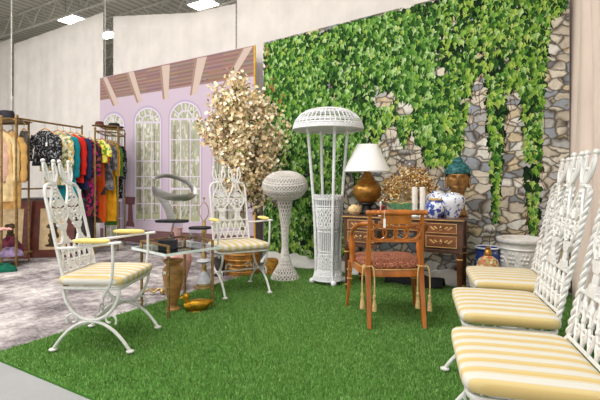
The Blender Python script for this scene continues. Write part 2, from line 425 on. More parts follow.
holes = [(350, 208, 9, 45), (384, 100, 14, 10), (366, 170, 10, 30), (405, 110, 10, 8), (275, 200, 5, 12), (440, 72, 7, 6), (480, 100, 7, 26), (515, 120, 6, 30)]
holes = [(sz(x, y)+(w/F*4.9, h/F*4.9)) for x, y, w, h in holes]
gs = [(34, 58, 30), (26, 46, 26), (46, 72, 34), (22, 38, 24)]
lt = [(112, 158, 66), (94, 144, 56), (138, 180, 94), (78, 128, 50), (160, 196, 120), (104, 150, 70), (60, 106, 42), (126, 168, 76), (50, 90, 38), (178, 206, 140)]
yl = [(160, 188, 84), (140, 176, 70), (176, 196, 106), (118, 160, 58)]
def leaf(cx, cz, w, h, rot, y, col):
    o = [(0, .42), (.24, .5), (.46, .12), (.2, -.12), (.12, -.3), (0, -.78), (-.12, -.3), (-.2, -.12), (-.46, .12), (-.24, .5)]
    ca_, sa = cos(rot), sin(rot)
    P = [(cx+(a*w*ca_-b*h*sa), y, cz+(a*w*sa+b*h*ca_)) for a, b in o]
    for p in P:
        if p[0] < .003 or p[0] > IVW-.003 or p[2] > ivtop(p[0])-.003 or p[2] < .01: return
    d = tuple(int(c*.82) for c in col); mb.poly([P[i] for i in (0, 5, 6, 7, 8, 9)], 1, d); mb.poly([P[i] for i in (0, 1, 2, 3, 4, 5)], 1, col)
def infol(s, z, g=0.0):
    if z < lowz(s)+g: return False
    for hs, hz, hw, hh in holes:
        if ((s-hs)/hw)**2+((z-hz)/hh)**2 < 1: return False
    return True
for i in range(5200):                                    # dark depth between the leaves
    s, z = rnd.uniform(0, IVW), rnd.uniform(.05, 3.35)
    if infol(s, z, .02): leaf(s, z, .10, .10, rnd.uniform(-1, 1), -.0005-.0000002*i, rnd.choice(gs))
cand = []
for i in range(20500):
    s, z = rnd.uniform(0, IVW), rnd.uniform(.02, 3.35)
    if infol(s, z):
        cl = sin(s*4.1+z*2.3)+sin(s*9.3-z*7.1)*.8+sin(z*11+s*3)*.6
        if cl < -.75 and rnd.random() < .62: continue
        cand.append((s, z))
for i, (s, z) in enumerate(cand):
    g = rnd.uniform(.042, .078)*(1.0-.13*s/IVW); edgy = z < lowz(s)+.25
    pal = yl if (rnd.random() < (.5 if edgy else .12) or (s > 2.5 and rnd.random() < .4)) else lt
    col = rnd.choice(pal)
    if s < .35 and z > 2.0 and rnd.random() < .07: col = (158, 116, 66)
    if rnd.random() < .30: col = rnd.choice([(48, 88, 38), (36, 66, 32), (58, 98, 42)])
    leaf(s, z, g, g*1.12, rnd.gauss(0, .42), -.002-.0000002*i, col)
for i in range(60):                                      # brown stems
    s = rnd.uniform(1.2, IVW-.2); z = lowz(s)+rnd.uniform(-.3, .1)
    if z < .5 or z > 2.8: continue
    q = [(s, z), (s+rnd.uniform(-.03, .03), z-.12), (s+rnd.uniform(-.05, .05), z-.25)]
    for (a, za), (b, zb) in zip(q, q[1:]): mb.poly([(a-.003, -.0015, za), (b-.003, -.0015, zb), (b+.003, -.0015, zb), (a+.003, -.0015, za)], 1, (96, 66, 44))
mb.build('printed_sheet', [M['stone'], vcol('leaf_print')], ivy, smooth=False)
gm = MB()
for zz in (3.0, 2.45, 1.9): gm.lathe([(.004, -.003), (.014, -.003), (.014, .001), (.004, .001)], 12, (0, 0, 0)) if False else gm.ball((IVW-.03, -.006, zz), .012, 6, sy=.3)
gm.build('grommet', M['brass'], ivy)

# ------------------------------------------------------------------ lilac villa backdrop (flat print)
vil = thing('villa_backdrop', 'printed photo backdrop of a lilac veranda with arched windows', 'backdrop', P0, PHI)
vm = MB()
def W(x, y, lay): s, z = sz(x, y); return (s, -.0004*lay-.003, z)
def VP(pts, lay, col): vm.poly([W(x, y, lay) for x, y in pts], 0, col)
sl, sr = sz(100, 0)[0], sz(254.5, 0)[0]
zt_l, zt_r = sz(100, 78)[1], sz(254.5, 45.2)[1]
vm.add([(sl, -.003, .02), (sr, -.003, .02), (sr, -.003, zt_r), (sl, -.003, zt_l), (sl, .003, .02), (sr, .003, .02), (sr, .003, zt_r), (sl, .003, zt_l)],
       [(0, 1, 2, 3), (7, 6, 5, 4), (0, 3, 7, 4), (1, 5, 6, 2), (3, 2, 6, 7), (0, 4, 5, 1)], 0, (196, 179, 193))
# tiled soffit in strips, then beams
soff = lambda x: 100-(x-100)*.156
topl = lambda x: 78-(x-100)*.2123
for i in range(14):
    f0, f1 = i/14, (i+1)/14
    for j in range(10):
        xa, xb = 100.3+153.9*j/10, 100.3+153.9*(j+1)/10
        mixp = lambda x, f: (x, topl(x)+.4+(soff(x)-topl(x))*f)
        cc = (150, 124, 116) if i % 2 else (138, 110, 102)
        cc = tuple(int(c+rnd.uniform(-8, 8)) for c in cc)
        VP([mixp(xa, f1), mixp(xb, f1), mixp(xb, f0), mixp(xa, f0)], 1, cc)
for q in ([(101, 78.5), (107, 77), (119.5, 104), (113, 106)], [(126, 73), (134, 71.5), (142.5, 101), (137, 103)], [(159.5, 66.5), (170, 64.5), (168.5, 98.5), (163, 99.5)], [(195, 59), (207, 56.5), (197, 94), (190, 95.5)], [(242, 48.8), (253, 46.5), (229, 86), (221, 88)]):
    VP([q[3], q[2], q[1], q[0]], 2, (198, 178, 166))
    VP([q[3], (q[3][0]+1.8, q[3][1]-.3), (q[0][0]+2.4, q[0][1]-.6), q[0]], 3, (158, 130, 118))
def shade(c, d): return tuple(max(0, min(255, int(v+d))) for v in c)
garden = [(168, 170, 144), (188, 188, 170), (154, 160, 130), (204, 202, 190), (168, 160, 142), (180, 180, 158), (142, 146, 118), (196, 194, 180)]
def arch(xa, xb, yt, yb, n=18):
    r = (xb-xa)/2; cx = (xa+xb)/2; ys = yt+r*1.12
    return [(xa, yb), (xb, yb)]+[(cx+r*cos(PI*i/n), ys-r*1.12*sin(PI*i/n)) for i in range(n+1)]
def win(xa, xb, yt, yb, seed):
    r = random.Random(seed)
    VP(arch(xa-2.6, xb+2.6, yt-3.6, yb+1.5), 2, (180, 165, 188))
    VP(arch(xa-1.2, xb+1.2, yt-1.4, yb+.8), 3, (212, 202, 216))
    VP(arch(xa, xb, yt, yb), 4, (166, 166, 146))
    A = arch(xa, xb, yt, yb)
    rr = (xb-xa)/2; cx = (xa+xb)/2; ys = yt+rr*1.12
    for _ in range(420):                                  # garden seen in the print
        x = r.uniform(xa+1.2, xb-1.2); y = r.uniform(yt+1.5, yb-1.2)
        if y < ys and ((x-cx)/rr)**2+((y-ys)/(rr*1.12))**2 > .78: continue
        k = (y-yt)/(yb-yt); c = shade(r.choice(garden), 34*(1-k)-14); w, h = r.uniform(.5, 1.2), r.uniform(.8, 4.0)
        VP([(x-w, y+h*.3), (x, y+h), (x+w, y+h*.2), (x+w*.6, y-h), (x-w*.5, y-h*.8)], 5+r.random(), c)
    for _ in range(5):
        x = r.uniform(xa+2, xb-2); VP([(x-.5, yb-8), (x+.5, yb-8), (x+.4, ys+6), (x-.3, ys+6)], 6.2, (120, 106, 92))
    VP([(xa, yb), (xb, yb), (xb, yb-5), (xa, yb-5)], 6.1, (164, 166, 132))
    bar = (210, 200, 214); w = .55
    for i in (1, 2): x = xa+(xb-xa)*i/3; VP([(x-w, yb), (x+w, yb), (x+w, ys), (x-w, ys)], 7, bar)
    for y in (ys, ys+(yb-ys)*.2, ys+(yb-ys)*.4, ys+(yb-ys)*.56, ys+(yb-ys)*.68, ys+(yb-ys)*.84):
        h = 1.0 if abs(y-ys) < .1 or abs(y-ys-(yb-ys)*.68) < .1 else .5
        VP([(xa, y+h), (xb, y+h), (xb, y-h), (xa, y-h)], 7, bar)
    for k in range(9):                                   # fanlight: inner ring and spokes
        a0, a1 = PI*k/9, PI*(k+1)/9
        for q in (.52,): VP([(cx+rr*(q-.05)*cos(a0), ys-rr*1.12*(q-.05)*sin(a0)), (cx+rr*(q+.05)*cos(a0), ys-rr*1.12*(q+.05)*sin(a0)), (cx+rr*(q+.05)*cos(a1), ys-rr*1.12*(q+.05)*sin(a1)), (cx+rr*(q-.05)*cos(a1), ys-rr*1.12*(q-.05)*sin(a1))], 7, bar)
    for a in (PI*.2, PI*.4, PI*.6, PI*.8):
        p, q = (cx+rr*.5*cos(a), ys-rr*.56*sin(a)), (cx+rr*cos(a), ys-rr*1.12*sin(a)); nx, ny = -sin(a)*.5, -cos(a)*.5
        VP([(p[0]-nx, p[1]-ny), (q[0]-nx, q[1]-ny), (q[0]+nx, q[1]+ny), (p[0]+nx, p[1]+ny)], 7, bar)
win(105, 123, 115, 236, 1); win(136, 160, 109, 219, 2); win(171, 200, 103, 221.5, 3); win(214, 246, 98, 228, 4)
VP([(100.4, 228), (254, 236), (254.2, 257), (100.4, 238)], 2.2, (122, 92, 92))      # printed terrace floor
for i in range(7):
    y = 229+i*1.7; VP([(100.4, y+.5), (254, y+8+i*1.2+.5), (254, y+8+i*1.2), (100.4, y)], 2.6, (100, 74, 76))
VP([(119, 236), (127, 232), (128, 170), (122, 140), (118, 150)], 6, (178, 165, 186))   # printed lilac drape
VP([(122.5, 236), (124.5, 235), (124.6, 165), (121.5, 150)], 7, (164, 150, 174))
for q in ([(126, 226), (135, 227), (134, 222), (127, 221)], [(128, 222), (133.4, 222.5), (132.6, 204), (128.6, 203.6)], [(126, 204), (135, 204.6), (135.6, 197), (125.2, 196.6)]):
    VP(q, 8, (112, 74, 78))
vm.build('printed_sheet', [vcol('villa_print')], vil, smooth=False)
MB().box((sr+.008, -.004, (zt_r+.02)/2), (.03, .012, zt_r-.03)).build('gold_edge_trim', mat('gold_hem', (206, 160, 60), .7, .1), vil, smooth=False)

# ------------------------------------------------------------------ cloth bunched along the foot of the ivy backdrop
def fn(u, w):
    s = .12+2.75*u; o = .03+.24*w+.03*sin(s*7+w*3)+.02*sin(s*17)
    return wall_pt(s, o, .016+(.10+.02*sin(s*5)+.015*sin(s*13))*(1-w)**1.6+.012*abs(sin(s*20+w*4)))
tag(MB().grid(fn, 90, 10).build('white_cloth', M['white_cloth'], solid=.006, angle=180), 'white cloth bunched along the foot of the ivy backdrop', 'cloth')
def fn(u, w):
    s = 1.98+.62*u; return wall_pt(s, .33+.16*w+.02*sin(s*11), .02+(.11+.03*sin(s*6+1))*sin(PI*min(1, w*1.0+.001))+.01*sin(s*25))
tag(MB().grid(fn, 30, 10).build('black_cloth', M['black_cloth'], solid=.008, angle=180), 'black cloth heaped on the turf under the desk', 'cloth')

# ------------------------------------------------------------------ white iron chairs
TB = .225
def BK(u, w, y=0): return Vector((u, -.2-w*sin(TB)+y, .43+w*cos(TB)))
def panel_mesh():
    mb = MB()
    def t(pts, r=.0075, closed=False, n=6): mb.tube([BK(*p) for p in pts], r, n, closed)
    def ring(u, w, ru, rw=None, r=.006, n=14): t([(u+ru*cos(2*PI*i/n), w+(rw or ru)*sin(2*PI*i/n)) for i in range(n)], r, True)
    t([(-.195, .085), (.195, .085)], .008); t([(-.195, .28), (.195, .28)], .008)
    for i in range(6):                                     # woven scroll lattice
        u = -.165+.066*i
        t([(u-.035, .09), (u-.012, .15), (u+.012, .2), (u+.035, .275)], .0075)
        t([(u+.035, .09), (u+.012, .15), (u-.012, .2), (u-.035, .275)], .0075)
    for i in range(5):
        u = -.132+.066*i; ring(u, .135, .022); ring(u, .228, .022); mb.ball(BK(u, .135), .008, 6); mb.ball(BK(u, .228), .008, 6)
    for i in range(6): mb.ball(BK(-.165+.066*i, .182), .012, 6)
    for c in (-.09, .09):
        # pedestal
        for w0, w1, a, b in ((.28, .30, .05, .046), (.30, .325, .036, .026), (.37, .40, .026, .044), (.40, .415, .052, .05)):
            X = lambda p: BK(p[0], p[2], p[1])
            mb.prism([(c-a, w0), (c+a, w0), (c+b, w1), (c-b, w1)], .018, X)
        for k in (-1, 0, 1): t([(c+k*.017, .32), (c+k*.017, .375)], .007)
        # lozenge body
        L = spline([(c+.034, .415, 0), (c+.082, .47, 0), (c+.085, .53, 0), (c+.058, .59, 0), (c+.03, .65, 0), (c+.02, .70, 0)], 5)
        t([(p.x, p.y) for p in L], .0095); t([(2*c-p.x, p.y) for p in L], .0095)
        ring(c, .485, .03, .034, .007); mb.ball(BK(c, .485), .017, 6)
        for k in (-1, 1):
            ring(c+k*.045, .45, .019, r=.0075); ring(c+k*.058, .50, .02, r=.0075); mb.ball(BK(c+k*.058, .50), .009, 6)
            t([(c+k*.02, .43), (c+k*.035, .47), (c+k*.03, .52)], .007); t([(c+k*.012, .60), (c+k*.03, .615)], .007)
        for k in range(-3, 4):
            a = k*.36; t([(c+.02*sin(a), .525+.01*cos(a)), (c+.066*sin(a), .525+.064*cos(a))], [.006, .0105])
        t([(c, .55), (c, .70)], .0085)
        for w_ in (.615, .64, .665): mb.ball(BK(c, w_), .0135, 6)
        mb.prism([(c-.03, .695), (c+.03, .695), (c+.035, .715), (c-.035, .715)], .018, lambda p: BK(p[0], p[2], p[1]))
        for k in (-1, 1):                                  # petal loops with ball tips
            P = spline([(c+k*.012, .70, 0), (c+k*.05, .735, 0), (c+k*.07, .785, 0), (c+k*.062, .835, 0), (c+k*.045, .845, 0), (c+k*.034, .80, 0), (c+k*.028, .75, 0)], 5, True)
            t([(p.x, p.y) for p in P], .0085, True)
            mb.ball(BK(c+k*.056, .862), .0155, 8); mb.ball(BK(c+k*.058, .84), .012, 6)
        t([(c, .70), (c, .775)], .006); mb.ball(BK(c, .78), .011, 6)
    return mb
def base_chair(name, label, arms, twisted, loc, rz, group):
    T = thing(name, label, 'chair', loc, rz, group); wi = M['white_iron']
    fr = MB(); R = .012
    P = [(-.25, -.2, .43), (.25, -.2, .43), (.25, .2, .43), (-.25, .2, .43)]
    Q = []
    for i, p in enumerate(P):
        p = Vector(p); a = Vector(P[i-1]); b = Vector(P[(i+1) % 4])
        for k in range(5):
            q = k/4; d1 = (a-p).normalized()*.05; d2 = (b-p).normalized()*.05
            Q.append((p+d1)*(1-q)**2+p*2*q*(1-q)+(p+d2)*q*q)
    fr.tube(Q, R, 8, True); fr.build('seat_frame', wi, T)
    MB().superell((0, 0, .475), .272, .226, .038, .22, .5, 56, 16).build('seat_cushion', M['stripe'], T, angle=80)
    for sx in (-1, 1):
        x = .232*sx
        u = MB().tube([(x, .19*cos(PI*i/20), .43-.215*sin(PI*i/20)) for i in range(21)], .011, 8); u.build('seat_support', wi, T)
        a = MB().tube([(x, .262*cos(PI*i/20)**1 if True else 0, .018+.19*(1-abs(cos(PI*i/20))**2.1)) for i in range(21)], .011, 8)
        ao = a.build('leg', wi, T)
        for sy in (-1, 1):
            MB().lathe([(.001, .013), (.026, .013), (.026, .02), (.012, .026), (.001, .027)], 14, (x, .262*sy, 0)).build('foot', wi, ao)
            S = []
            for i in range(26):                            # C scroll between leg and seat
                q = i/25; an = -.6+q*5.6; r = .047*(1-.7*q); S.append((x, sy*(.125+r*cos(an)), .218+r*sin(an)))
            MB().tube(S, .007, 6).build('scroll', wi, T)
    st = MB().tube([(-.232, 0, .212), (.232, 0, .212)], .009, 8)
    for k in (-1, 1):
        S = [(k*(.1+.04*(1-.7*i/20)*cos(-.5+5.4*i/20)), 0, .255+.04*(1-.7*i/20)*sin(-.5+5.4*i/20)) for i in range(21)]; st.tube(S, .006, 6)
    st.build('stretcher', wi, T)
    bf = MB()
    for k in (-1, 1):
        path = [BK(k*.2, -.02), BK(k*.2, .2), BK(k*.2, .4), BK(k*.2, .62)]+[BK(k*(.2-.05*(1-cos(a))), .62+.075*sin(a)) for a in (.4, .8, 1.2, 1.57)]+[BK(k*.125, .70), BK(k*.10, .685)]
        if twisted:
            m = 120; seg = [(path[i+1]-path[i]).length for i in range(len(path)-1)]; tot = sum(seg)
            C = []
            for i in range(m+1):
                d = tot*i/m; j = 0
                while j < len(seg)-1 and d > seg[j]: d -= seg[j]; j += 1
                C.append(path[j].lerp(path[j+1], min(1, d/seg[j])))
            for ph in (0, PI):
                bf.tube([p+Vector((cos(i*.55+ph), sin(i*.55+ph), 0))*.007 for i, p in enumerate(C)], .008, 6)
        else: bf.tube(path, .0115, 8)
    bf.build('back_frame', wi, T)
    panel_mesh().build('back_panel', wi, T)
    if arms:
        for k in (-1, 1):
            ar = MB().tube([BK(k*.2, .255), Vector((k*.245, -.1, .692)), Vector((k*.268, .08, .718)), Vector((k*.275, .185, .73)), Vector((k*.275, .225, .733))], .010, 8)
            ar.tube(spline([(k*.275, .165, .725), (k*.272, .165, .58), (k*.268, .15, .47), (k*.25, .12, .425), (k*.235, .08, .37)], 5), .010, 8)
            ao = ar.build('arm', wi, T)
            MB().superell((k*.265, .02, .741), .026, .125, .016, .6, .7, 20, 10).build('arm_pad', M['yellow_pad'], ao, angle=180)
    return T
ARM = base_chair('iron_armchair', 'white iron armchair with yellow striped seat, left of the glass table', True, False, (-1.36, 3.05, TH), math.radians(-93.5), 'white iron armchairs at the glass table')
dup(ARM, (-.63, 4.40, TH), math.radians(-151.5), 'white iron armchair with yellow striped seat, standing before the gold basket', None)
SA = math.radians(75.0)
SIDE = base_chair('iron_side_chair', 'white iron chair with twisted back posts, nearest the camera in the right row', False, True, (.81, 1.575, TH), SA, 'white iron chairs in a row at right')
dup(SIDE, (1.055, 2.255, TH), SA, 'middle of the three armless white iron chairs in the right row')
dup(SIDE, (1.38, 2.885, TH), SA, 'armless white iron chair beside the pale pot, farthest in the right row')

# ------------------------------------------------------------------ glass table and what is on and under it
tab = thing('glass_side_table', 'square glass table on bamboo style brass legs between the armchairs', 'table', (-1.095, 3.815, TH), math.atan2(.33, .295))
ta = .22
for sx, sy in ((-1, -1), (1, -1), (1, 1), (-1, 1)):
    mb = MB(); mb.tube([(sx*ta, sy*ta, 0), (sx*ta, sy*ta, .6)], .013, 8)
    for k in range(6): mb.lathe([(.013, -.006), (.0165, 0), (.013, .006)], 10, (sx*ta, sy*ta, .06+k*.1))
    mb.build('leg', M['bamboo_brass'], tab)
for a, b in (((-ta, -ta), (-ta, ta)), ((-ta, ta), (ta, ta)), ((ta, ta), (ta, -ta))):
    MB().tube([(a[0], a[1], .595), (b[0], b[1], .595)], .010, 8).build('rail', M['bamboo_brass'], tab)
gt = MB().box((0, 0, .535), (.56, .56, .012)).build('glass_top', M['glass'], tab, smooth=False)
eg = MB()
for a in range(4):
    X = Matrix.Rotation(a*PI/2, 4, 'Z'); eg.X = X; eg.box((.281, 0, .535), (.004, .565, .022))
eg.build('glass_rim', M['glass_edge'], gt, smooth=False)
ZT = TH+.542
def on_table(x, y): return flr(x, y, ZT)
def local_box(name, label, cat, p, size, m, rz=0, bevel=.003):
    o = MB().box((0, 0, size[2]/2), size).build(name, m, smooth=False, bevel=bevel); o.location = p; o.rotation_euler = (0, 0, rz); return tag(o, label, cat)
p = Vector((-1.15, 3.73, ZT)); local_box('stone_block', 'black stone block lying on the glass table', 'ornament', p, (.155, .075, .075), M['black_stone'], math.radians(5), .004)
p2 = Vector((-1.16, 3.93, ZT))
mb = MB(); mb.prism([(-.05, 0), (.06, 0), (.08, .204), (.0, .204)], .07, lambda q: Vector((q[0], q[1], q[2])))
o = mb.build('acrylic_stand', M['acrylic'], smooth=False, bevel=.003); o.location = p2; tag(o, 'clear slanted acrylic stand holding the silver ribbon sculpture', 'stand')
bs = Vector((-1.195, 3.93, ZT+.205))
scu = thing('ribbon_sculpture', 'looping silver metal ribbon sculpture on a flat black base', 'sculpture', bs)
MB().superell((0.02, 0, .014), .155, .06, .014, .6, .4, 36, 8).build('base', M['black_stone'], scu)
mb = MB()
def pp(x, y, dy=0): q = at(x, y, 3.93); return Vector((q.x, q.y+dy, q.z))-bs
path = spline([pp(171, 221), pp(169.5, 212), pp(165, 203), pp(158, 195), pp(153.5, 190, -.02)], 6)
mb.tube(path, [.012+.026*sin(PI*min(1, .25+.75*i/(len(path)-1))) for i in range(len(path))], 8, flat=.14, up=(0, 1, 0))
path = spline([pp(154, 190, -.03), pp(160, 191.5, -.08), pp(170, 195.5, -.1), pp(180, 197.5, -.08), pp(189, 197, -.03), pp(193, 193, .03), pp(190, 187, .08), pp(183, 181.5, .1), pp(172, 177, .1), pp(163, 175.6, .06), pp(156, 177.2, .03), pp(152.5, 180, 0)], 6)
k = len(path); mb.tube(path, [.042*(1-.68*i/k) for i in range(k)], 8, flat=.16, up=(.1, 1, .25))
mb.build('ribbon', M['silver'], scu)
mb = MB(); mb.tube([pp(177, 221), pp(177, 200)], .003, 6); mb.ball(pp(177, 218.5), .009, 8); mb.build('pin', M['brass'], scu)
p3 = Vector((-.985, 4.0, ZT)); mb = MB(); mb.prism([(-.05, 0), (.05, 0), (.012, .135), (-.08, .135)], .06, lambda q: Vector((q[0], q[1], q[2])))
o = mb.build('acrylic_stand', M['acrylic'], smooth=False, bevel=.003); o.location = (p3.x+.03, p3.y, p3.z); tag(o, 'clear acrylic stand under the round black disc', 'stand')
o = MB().superell((0, 0, .013), .105, .075, .013, .8, .4, 32, 8).build('stone_disc', M['black_stone']); o.location = (p3.x+.05, p3.y, ZT+.136); tag(o, 'flat round black stone disc raised on a clear stand', 'ornament')
mb = MB(); mb.tube(spline([(-.09, 0, .02), (-.03, .02, .05), (.02, -.01, .03), (.07, .02, .06), (.1, 0, .045)], 5), .009, 8); mb.ball((-.1, 0, .022), .022, 8); mb.ball((.1, .01, .03), .028, 8)
for k in range(5): mb.tube(spline([(.02*k-.04, .0, .03), (.02*k-.05, .05, .05), (.03*k-.05, .09, .02)], 4), .005, 5)
o = mb.build('brass_figurine', M['brass']); o.location = flr(152, 295, .01)+Vector((0, 0, 0)); tag(o, 'small twisted brass ornament lying on the grey rug', 'ornament')
# lamp with a bare harp
lp = flr(204, 288, .01); hl = thing('table_lamp', 'tall brass and marble lamp without shade behind the glass table', 'lamp', (lp.x, lp.y, .008))
s_ = lp.y/F
MB().lathe([(.1, 0), (.105, .012), (.1, .03), (.07, .036), (.065, .05)], 28).build('base', M['brass'], hl)
MB().lathe([(.065, .05), (.085, .06), (.078, .10), (.055, .15), (.03, .18)], 28).build('marble_body', M['marble'], hl)
MB().lathe([(.03, .18), (.022, .2), (.03, .22), (.018, .25), (.024, .27)], 20).build('neck', M['brass'], hl)
MB().lathe([(.02, .27), (.07, .275), (.082, .29), (.07, .305), (.025, .315)], 28).build('marble_disc', M['marble'], hl)
MB().lathe([(.025, .315), (.03, .36), (.02, .38), (.017, .56), (.028, .58), (.028, .62), (.02, .64), (.02, .70), (.012, .72)], 20).build('stem', M['brass'], hl)
mb = MB(); mb.tube(spline([(-.012, 0, .72), (-.045, 0, .78), (-.04, 0, .86), (0, 0, .905), (.04, 0, .86), (.045, 0, .78), (.012, 0, .72)], 6), .0045, 6); mb.tube([(0, 0, .9), (0, 0, .94)], .004, 6); mb.ball((0, 0, .95), .014, 8); mb.build('harp', M['brass'], hl)
# vases under and behind the table
ub = Vector((-1.115, 3.76, TH)); urn = thing('clay_urn', 'tall mottled brown urn standing under the glass table', 'vase', ub)
MB().lathe([(.062, 0), (.066, .012), (.04, .03), (.036, .05), (.05, .1), (.078, .22), (.092, .32), (.088, .36), (.062, .385), (.058, .40), (.085, .425), (.088, .44), (.07, .44), (.05, .40), (.04, .38)], 32).build('urn_body', M['terra'], urn)
MB().box((-.05, -.074, .335), (.03, .003, .032), Matrix.Rotation(-.55, 3, 'Z')).build('price_sticker', M['paper'], urn, smooth=False)
pk = flr(178, 288, .01); pv = MB().lathe([(.07, 0), (.075, .02), (.1, .12), (.135, .25), (.145, .32), (.125, .39), (.07, .44), (.04, .48), (.034, .56), (.045, .62), (.05, .64), (.04, .64), (.026, .56)], 32).build('bottle_vase', M['pink_glaze']); pv.location = (pk.x, pk.y, .008); tag(pv, 'pink bulbous vase with a narrow neck behind the brown urn', 'vase')
# gold duck
dk = Vector((-.905, 3.72, TH)); dkt = thing('gold_duck', 'golden duck figurine resting on the turf under the glass table', 'figurine', dk, math.radians(18))
mb = MB(); n = 18; vs = []
def duck(u, w):
    a = 2*PI*w; x = -.10+.24*u; hw = .055*sin(PI*min(1, u*.92+.06))**.7; hh = .055*sin(PI*min(1, u*.85+.1))**.7; up = .02*max(0, u-.7)/.3
    return Vector((x, hw*cos(a), .048+up+hh*sin(a)*(.85 if sin(a) < 0 else 1)))
mb.grid(duck, 20, 18); db = mb.build('body', M['gold'], dkt, angle=180)
mb = MB(); mb.tube(spline([(-.075, 0, .07), (-.082, 0, .10), (-.08, 0, .125)], 4), .02, 10); mb.ball((-.082, 0, .135), .027, 10, sx=1.1); mb.tube([(-.10, 0, .132), (-.125, 0, .127), (-.138, 0, .125)], [.014, .012, .008], 8, flat=.5); mb.build('head', M['gold'], dkt)
for k in (-1, 1): MB().superell((.025, k*.047, .062), .075, .014, .032, .8, .9, 20, 10).build('wing', M['gold'], dkt)
MB().lathe([(.001, 0), (.05, 0), (.04, .01), (.001, .012)], 20, sx=1.4).build('base', M['gold'], dkt)

# ------------------------------------------------------------------ wicker pieces
def prof_at(prof, q):
    q = max(0, min(1, q))*(len(prof)-1); i = min(int(q), len(prof)-2); f = q-i
    return prof[i][0]*(1-f)+prof[i+1][0]*f, prof[i][1]*(1-f)+prof[i+1][1]*f
def weave(mb, prof, turns, strands, r, n=40, both=True, sides=5):
    for d in ((1, -1) if both else (1,)):
        for k in range(strands):
            pts = []
            for i in range(n+1):
                R, z = prof_at(prof, i/n); a = 2*PI*(k/strands+d*turns*i/n); pts.append((R*cos(a), R*sin(a), z))
            mb.tube(pts, r, sides)
def rings(mb, prof, qs, r, sides=5, n=28):
    for q in qs:
        R, z = prof_at(prof, q); mb.tube([(R*cos(2*PI*i/n), R*sin(2*PI*i/n), z) for i in range(n)], r, sides, True)
pl = flr(285, 278, TH); plant = thing('wicker_pedestal', 'off-white wicker pedestal stand with a wide bowl shaped head', 'stand', (pl.x, pl.y, TH))
bp = [(.165, .0), (.135, .06), (.085, .14), (.05, .24), (.034, .36), (.034, .42)]
MB().lathe([(r*.95, z) for r, z in bp], 28).build('base_core', M['wicker_inner'], plant)
mb = MB(); weave(mb, bp, .35, 22, .0055); rings(mb, bp, [0, .02, .2, .4, .6, .8], .007); mb.build('base_weave', M['grey_wicker'], plant)
sp_ = [(.034, .42), (.036, .5), (.046, .62), (.064, .76), (.082, .88), (.09, .95)]
MB().lathe([(r*.93, z) for r, z in sp_], 24).build('stem_core', M['wicker_inner'], plant)
mb = MB(); weave(mb, sp_, .5, 14, .006); rings(mb, sp_, [i/12 for i in range(13)], .005); mb.build('stem_weave', M['grey_wicker'], plant)
hp = [(.085, .915), (.15, .93), (.215, .975), (.255, 1.03), (.265, 1.07), (.255, 1.12), (.215, 1.175), (.15, 1.215), (.08, 1.232), (.02, 1.236)]
head = Matrix.Translation((0, 0, 1.07)) @ Matrix.Rotation(math.radians(10), 4, 'X') @ Matrix.Translation((0, 0, -1.07))
mb = MB(); mb.X = head; mb.lathe([(r*.965, z) for r, z in hp]+[(.001, 1.2)], 36); mb.build('bowl_core', M['wicker_inner'], plant)
mb = MB(); mb.X = head; weave(mb, hp, .3, 40, .0055); rings(mb, hp, [.1, .25, .4, .55, .7, .85, 1], .006, n=40); rings(mb, hp, [.55, .6], .009, n=40); mb.build('bowl_weave', M['grey_wicker'], plant)

tl = flr(328, 283, TH); tw = thing('wicker_floor_lamp', 'tall white wicker floor lamp with open dome and slatted basket column', 'lamp', (tl.x, tl.y, TH), math.radians(8))
k_ = tl.y/F
dome = [(.375, 1.745), (.36, 1.79), (.31, 1.85), (.235, 1.895), (.14, 1.92), (.03, 1.93)]
mb = MB()
for k in range(44):
    a = 2*PI*k/44; mb.tube([(R*cos(a), R*sin(a), z) for R, z in (prof_at(dome, i/10) for i in range(11))], .0062, 5)
rings(mb, dome, [0, .12, .2, .42, .5, .66, .74, .9, 1], .0075, n=44); mb.ball((0, 0, 1.935), .02, 8, sz=.5); mb.build('dome', M['white_wicker'], tw)
mb = MB()
rim = [(.385, 1.695), (.37, 1.745)]
for k in range(60):
    a = 2*PI*k/60; b = a+.2; mb.tube([(.378*cos(a), .378*sin(a), 1.745), (.388*cos(a+.08), .388*sin(a+.08), 1.705), (.378*cos(b), .378*sin(b), 1.745)], .006, 5)
rings(mb, rim, [0, .25, .5, 1], .009, n=44); mb.lathe([(.379, 1.70), (.374, 1.745)], 44); mb.build('rim_band', M['white_wicker'], tw)
for k, a in enumerate((.05, 1.75, 3.1, 4.85)):
    top = (.235*cos(a), .2*sin(a), 1.80); mid = (.165*cos(a), .165*sin(a), .95); low_ = (.135*cos(a), .135*sin(a), .25); ft = (.17*cos(a), .17*sin(a), .03)
    mb = MB(); P = spline([top, (.2*cos(a), .185*sin(a), 1.4), mid, (.145*cos(a), .145*sin(a), .6), low_, (.14*cos(a), .14*sin(a), .12), ft], 8); mb.tube(P, .0155, 8)
    for i in range(0, len(P)-1, 1): mb.tube([P[i], P[i]+(P[i+1]-P[i])*.35], .0172, 8)
    po_ = mb.build('cane_pole', M['white_wicker'], tw)
    MB().ball((.178*cos(a), .178*sin(a), .032), .032, 10).build('foot', M['white_wicker'], po_)
cp = [(.118, .14), (.11, .25), (.112, .45), (.125, .7), (.14, .88), (.15, .94)]
MB().lathe([(r*.94, z) for r, z in cp], 28).build('column_core', M['white_wicker_inner'], tw)
mb = MB()
for k in range(34):
    a = 2*PI*k/34; mb.tube([(R*cos(a), R*sin(a), z) for R, z in (prof_at(cp, i/8) for i in range(9))], .0062, 5)
rings(mb, cp, [0, .03, .28, .31, .5, .53, .74, .77, .95, 1], .0075, n=34)
def sub_prof(q0, q1): return [prof_at(cp, q0+(q1-q0)*i/5) for i in range(6)]
